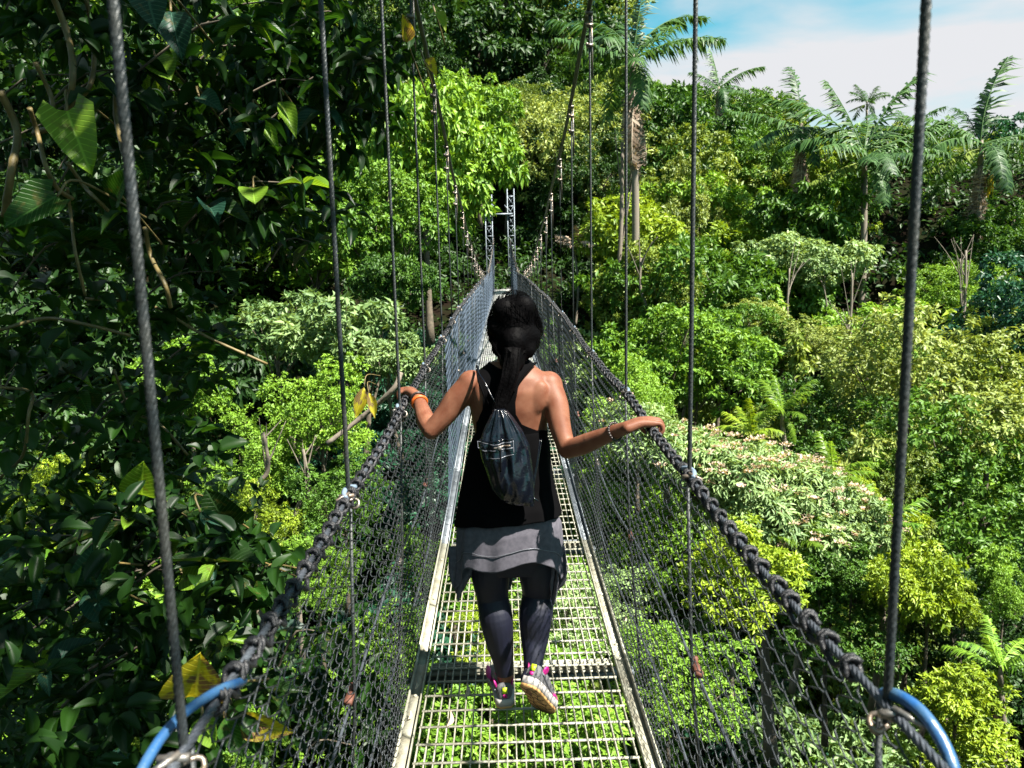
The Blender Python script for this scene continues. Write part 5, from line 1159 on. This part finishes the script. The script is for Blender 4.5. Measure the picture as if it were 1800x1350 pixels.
# ---- shoes: outline sections along the foot, then remeshed
def shoe(mx, name, label_side):
    """built along +y (toe), sole at z=0, then placed by mx"""
    t = bpy.data.objects.new(name, None); COL.objects.link(t); t.parent = per
    t.matrix_local = Matrix.Translation(-PO) @ mx
    up = MB(); L = .245
    def w(u): return .5*np.interp(u, [0, .08, .25, .5, .72, .9, 1], [.040, .064, .070, .076, .094, .078, .030])
    def hgt(u): return np.interp(u, [0, .06, .2, .35, .5, .7, .9, 1], [.075, .088, .084, .088, .078, .056, .046, .030])
    n = 20; S = []
    for u in np.linspace(0, 1, 26):
        for j in range(n):
            a = 2*math.pi*j/n; c, s = math.cos(a), math.sin(a); hh = hgt(u)
            S.append((w(u)*.94*math.copysign(abs(c)**.8, c) + .006*math.sin(u*3), u*L, .022 + (hh-.022)*(.5+.5*math.copysign(abs(s)**.85, s))))
    Q = [(i*n+j, (i+1)*n+j, (i+1)*n+(j+1) % n, i*n+(j+1) % n) for i in range(25) for j in range(n)]
    up.add(S, Q); up.add([(0, 0, .05), (0.001, L, .03)], T=[(0-0, -520+j, -520+(j+1) % n) for j in range(n)] + [(1, -520+500+(j+1) % n, -520+500+j) for j in range(n)])
    add_obj('upper', up.mesh('upper', True), SHOEG, t)
    def slab(z0, z1, k, nm, m, off=0.0):
        b = MB(); us = np.linspace(0, 1, 24); out = [(w(u)*k + .006*math.sin(u*3), u*L*(1+.02*k)-.004) for u in us] + [(-w(u)*k + .006*math.sin(u*3), u*L*(1+.02*k)-.004) for u in us[::-1]]
        N_ = len(out); V = [(x, y, z0) for x, y in out] + [(x*1.03, y, z1) for x, y in out] + [(0, L/2, z0), (0, L/2, z1)]
        Q = [(i, (i+1) % N_, N_+(i+1) % N_, N_+i) for i in range(N_)]; T = [(2*N_, (i+1) % N_, i) for i in range(N_)] + [(2*N_+1, N_+i, N_+(i+1) % N_) for i in range(N_)]
        b.add(V, Q, T); return add_obj(nm, b.mesh(nm), m, t)
    slab(.009, .034, 1.07, 'midsole', WHT); sl = slab(.0, .0085, 1.04, 'outsole', SOLE)
    g = MB(); rr = random.Random(3)
    for i_, u in enumerate(np.linspace(.1, .9, 6)): g.tube([(-w(u)*.95, u*L-.012, -.0003), (-w(u)*.45, u*L+.010, -.0003), (w(u)*.1, u*L-.008, -.0003), (w(u)*.5, u*L+.012, -.0003), (w(u)*.95, u*L-.004, -.0003)], .0016, 5)
    for x in (-.010, .012): g.tube([(x, .03, -.0003), (x*2, L*.25, -.0003), (x*.6, L*.45, -.0003), (x*2.2, L*.65, -.0003), (x, L*.88, -.0003)], .0014, 5)
    add_obj('tread_grooves', g.mesh('tread_grooves'), TREAD, t)
    # heel tab, pink side panels and collar
    b = MB(); b.box((0, -.0005, .068), (.018, .006, .022)); add_obj('heel_tab', b.mesh('heel_tab'), NEON, t)
    b = MB(); b.box((0, -.0015, .048), (.014, .005, .012)); add_obj('heel_badge', b.mesh('heel_badge'), PINKM, t)
    for s in (-1, 1):
        b = MB(); b.ellipsoid((s*.030, .040, .078), (.0055, .020, .020), 12, 8, Matrix.Rotation(s*.3, 3, 'Y')); add_obj('collar_flap', b.mesh('collar_flap', True), PINKM, t)
        b = MB(); c = catmull([(s*.033, .02, .062), (s*.0375, .06, .052), (s*.041, .11, .044), (s*.044, .16, .038)], 5); b.tube(c, .0028, 6); add_obj('side_line', b.mesh('side_line', True), PIPE, t)
        b = MB(); b.ellipsoid((s*.036, .175, .040), (.012, .055, .016), 14, 10); add_obj('side_panel', b.mesh('side_panel', True), PINKM, t)
    b = MB()
    for q in range(5): b.tube(catmull([(-.022, .09+q*.014, .080-q*.005), (0, .094+q*.014, .090-q*.006), (.022, .09+q*.014, .080-q*.005)], 4), .002, 5)
    add_obj('laces', b.mesh('laces', True), PINKM, t)
    return t
# left shoe flat on the grating, toe ahead; right shoe pushing off, heel raised, sole towards the camera
lm = Matrix.Translation((LAn.x-.004, LAn.y-.055, .004)) @ Matrix.Rotation(math.radians(8), 4, 'Z') @ Matrix.Scale(1.1, 4)
shoe(lm, 'shoe', 'left')
yv = (RT - RHe).normalized(); zup = Vector((.35, .62, .70)); zv = (zup - yv*zup.dot(yv)).normalized(); xv = yv.cross(zv)
Rm = Matrix((xv, yv, zv)).transposed().to_4x4(); Rm.translation = RHe; Rm = Rm @ Matrix.Scale(1.08, 4)
shoe(Rm, 'shoe', 'right')
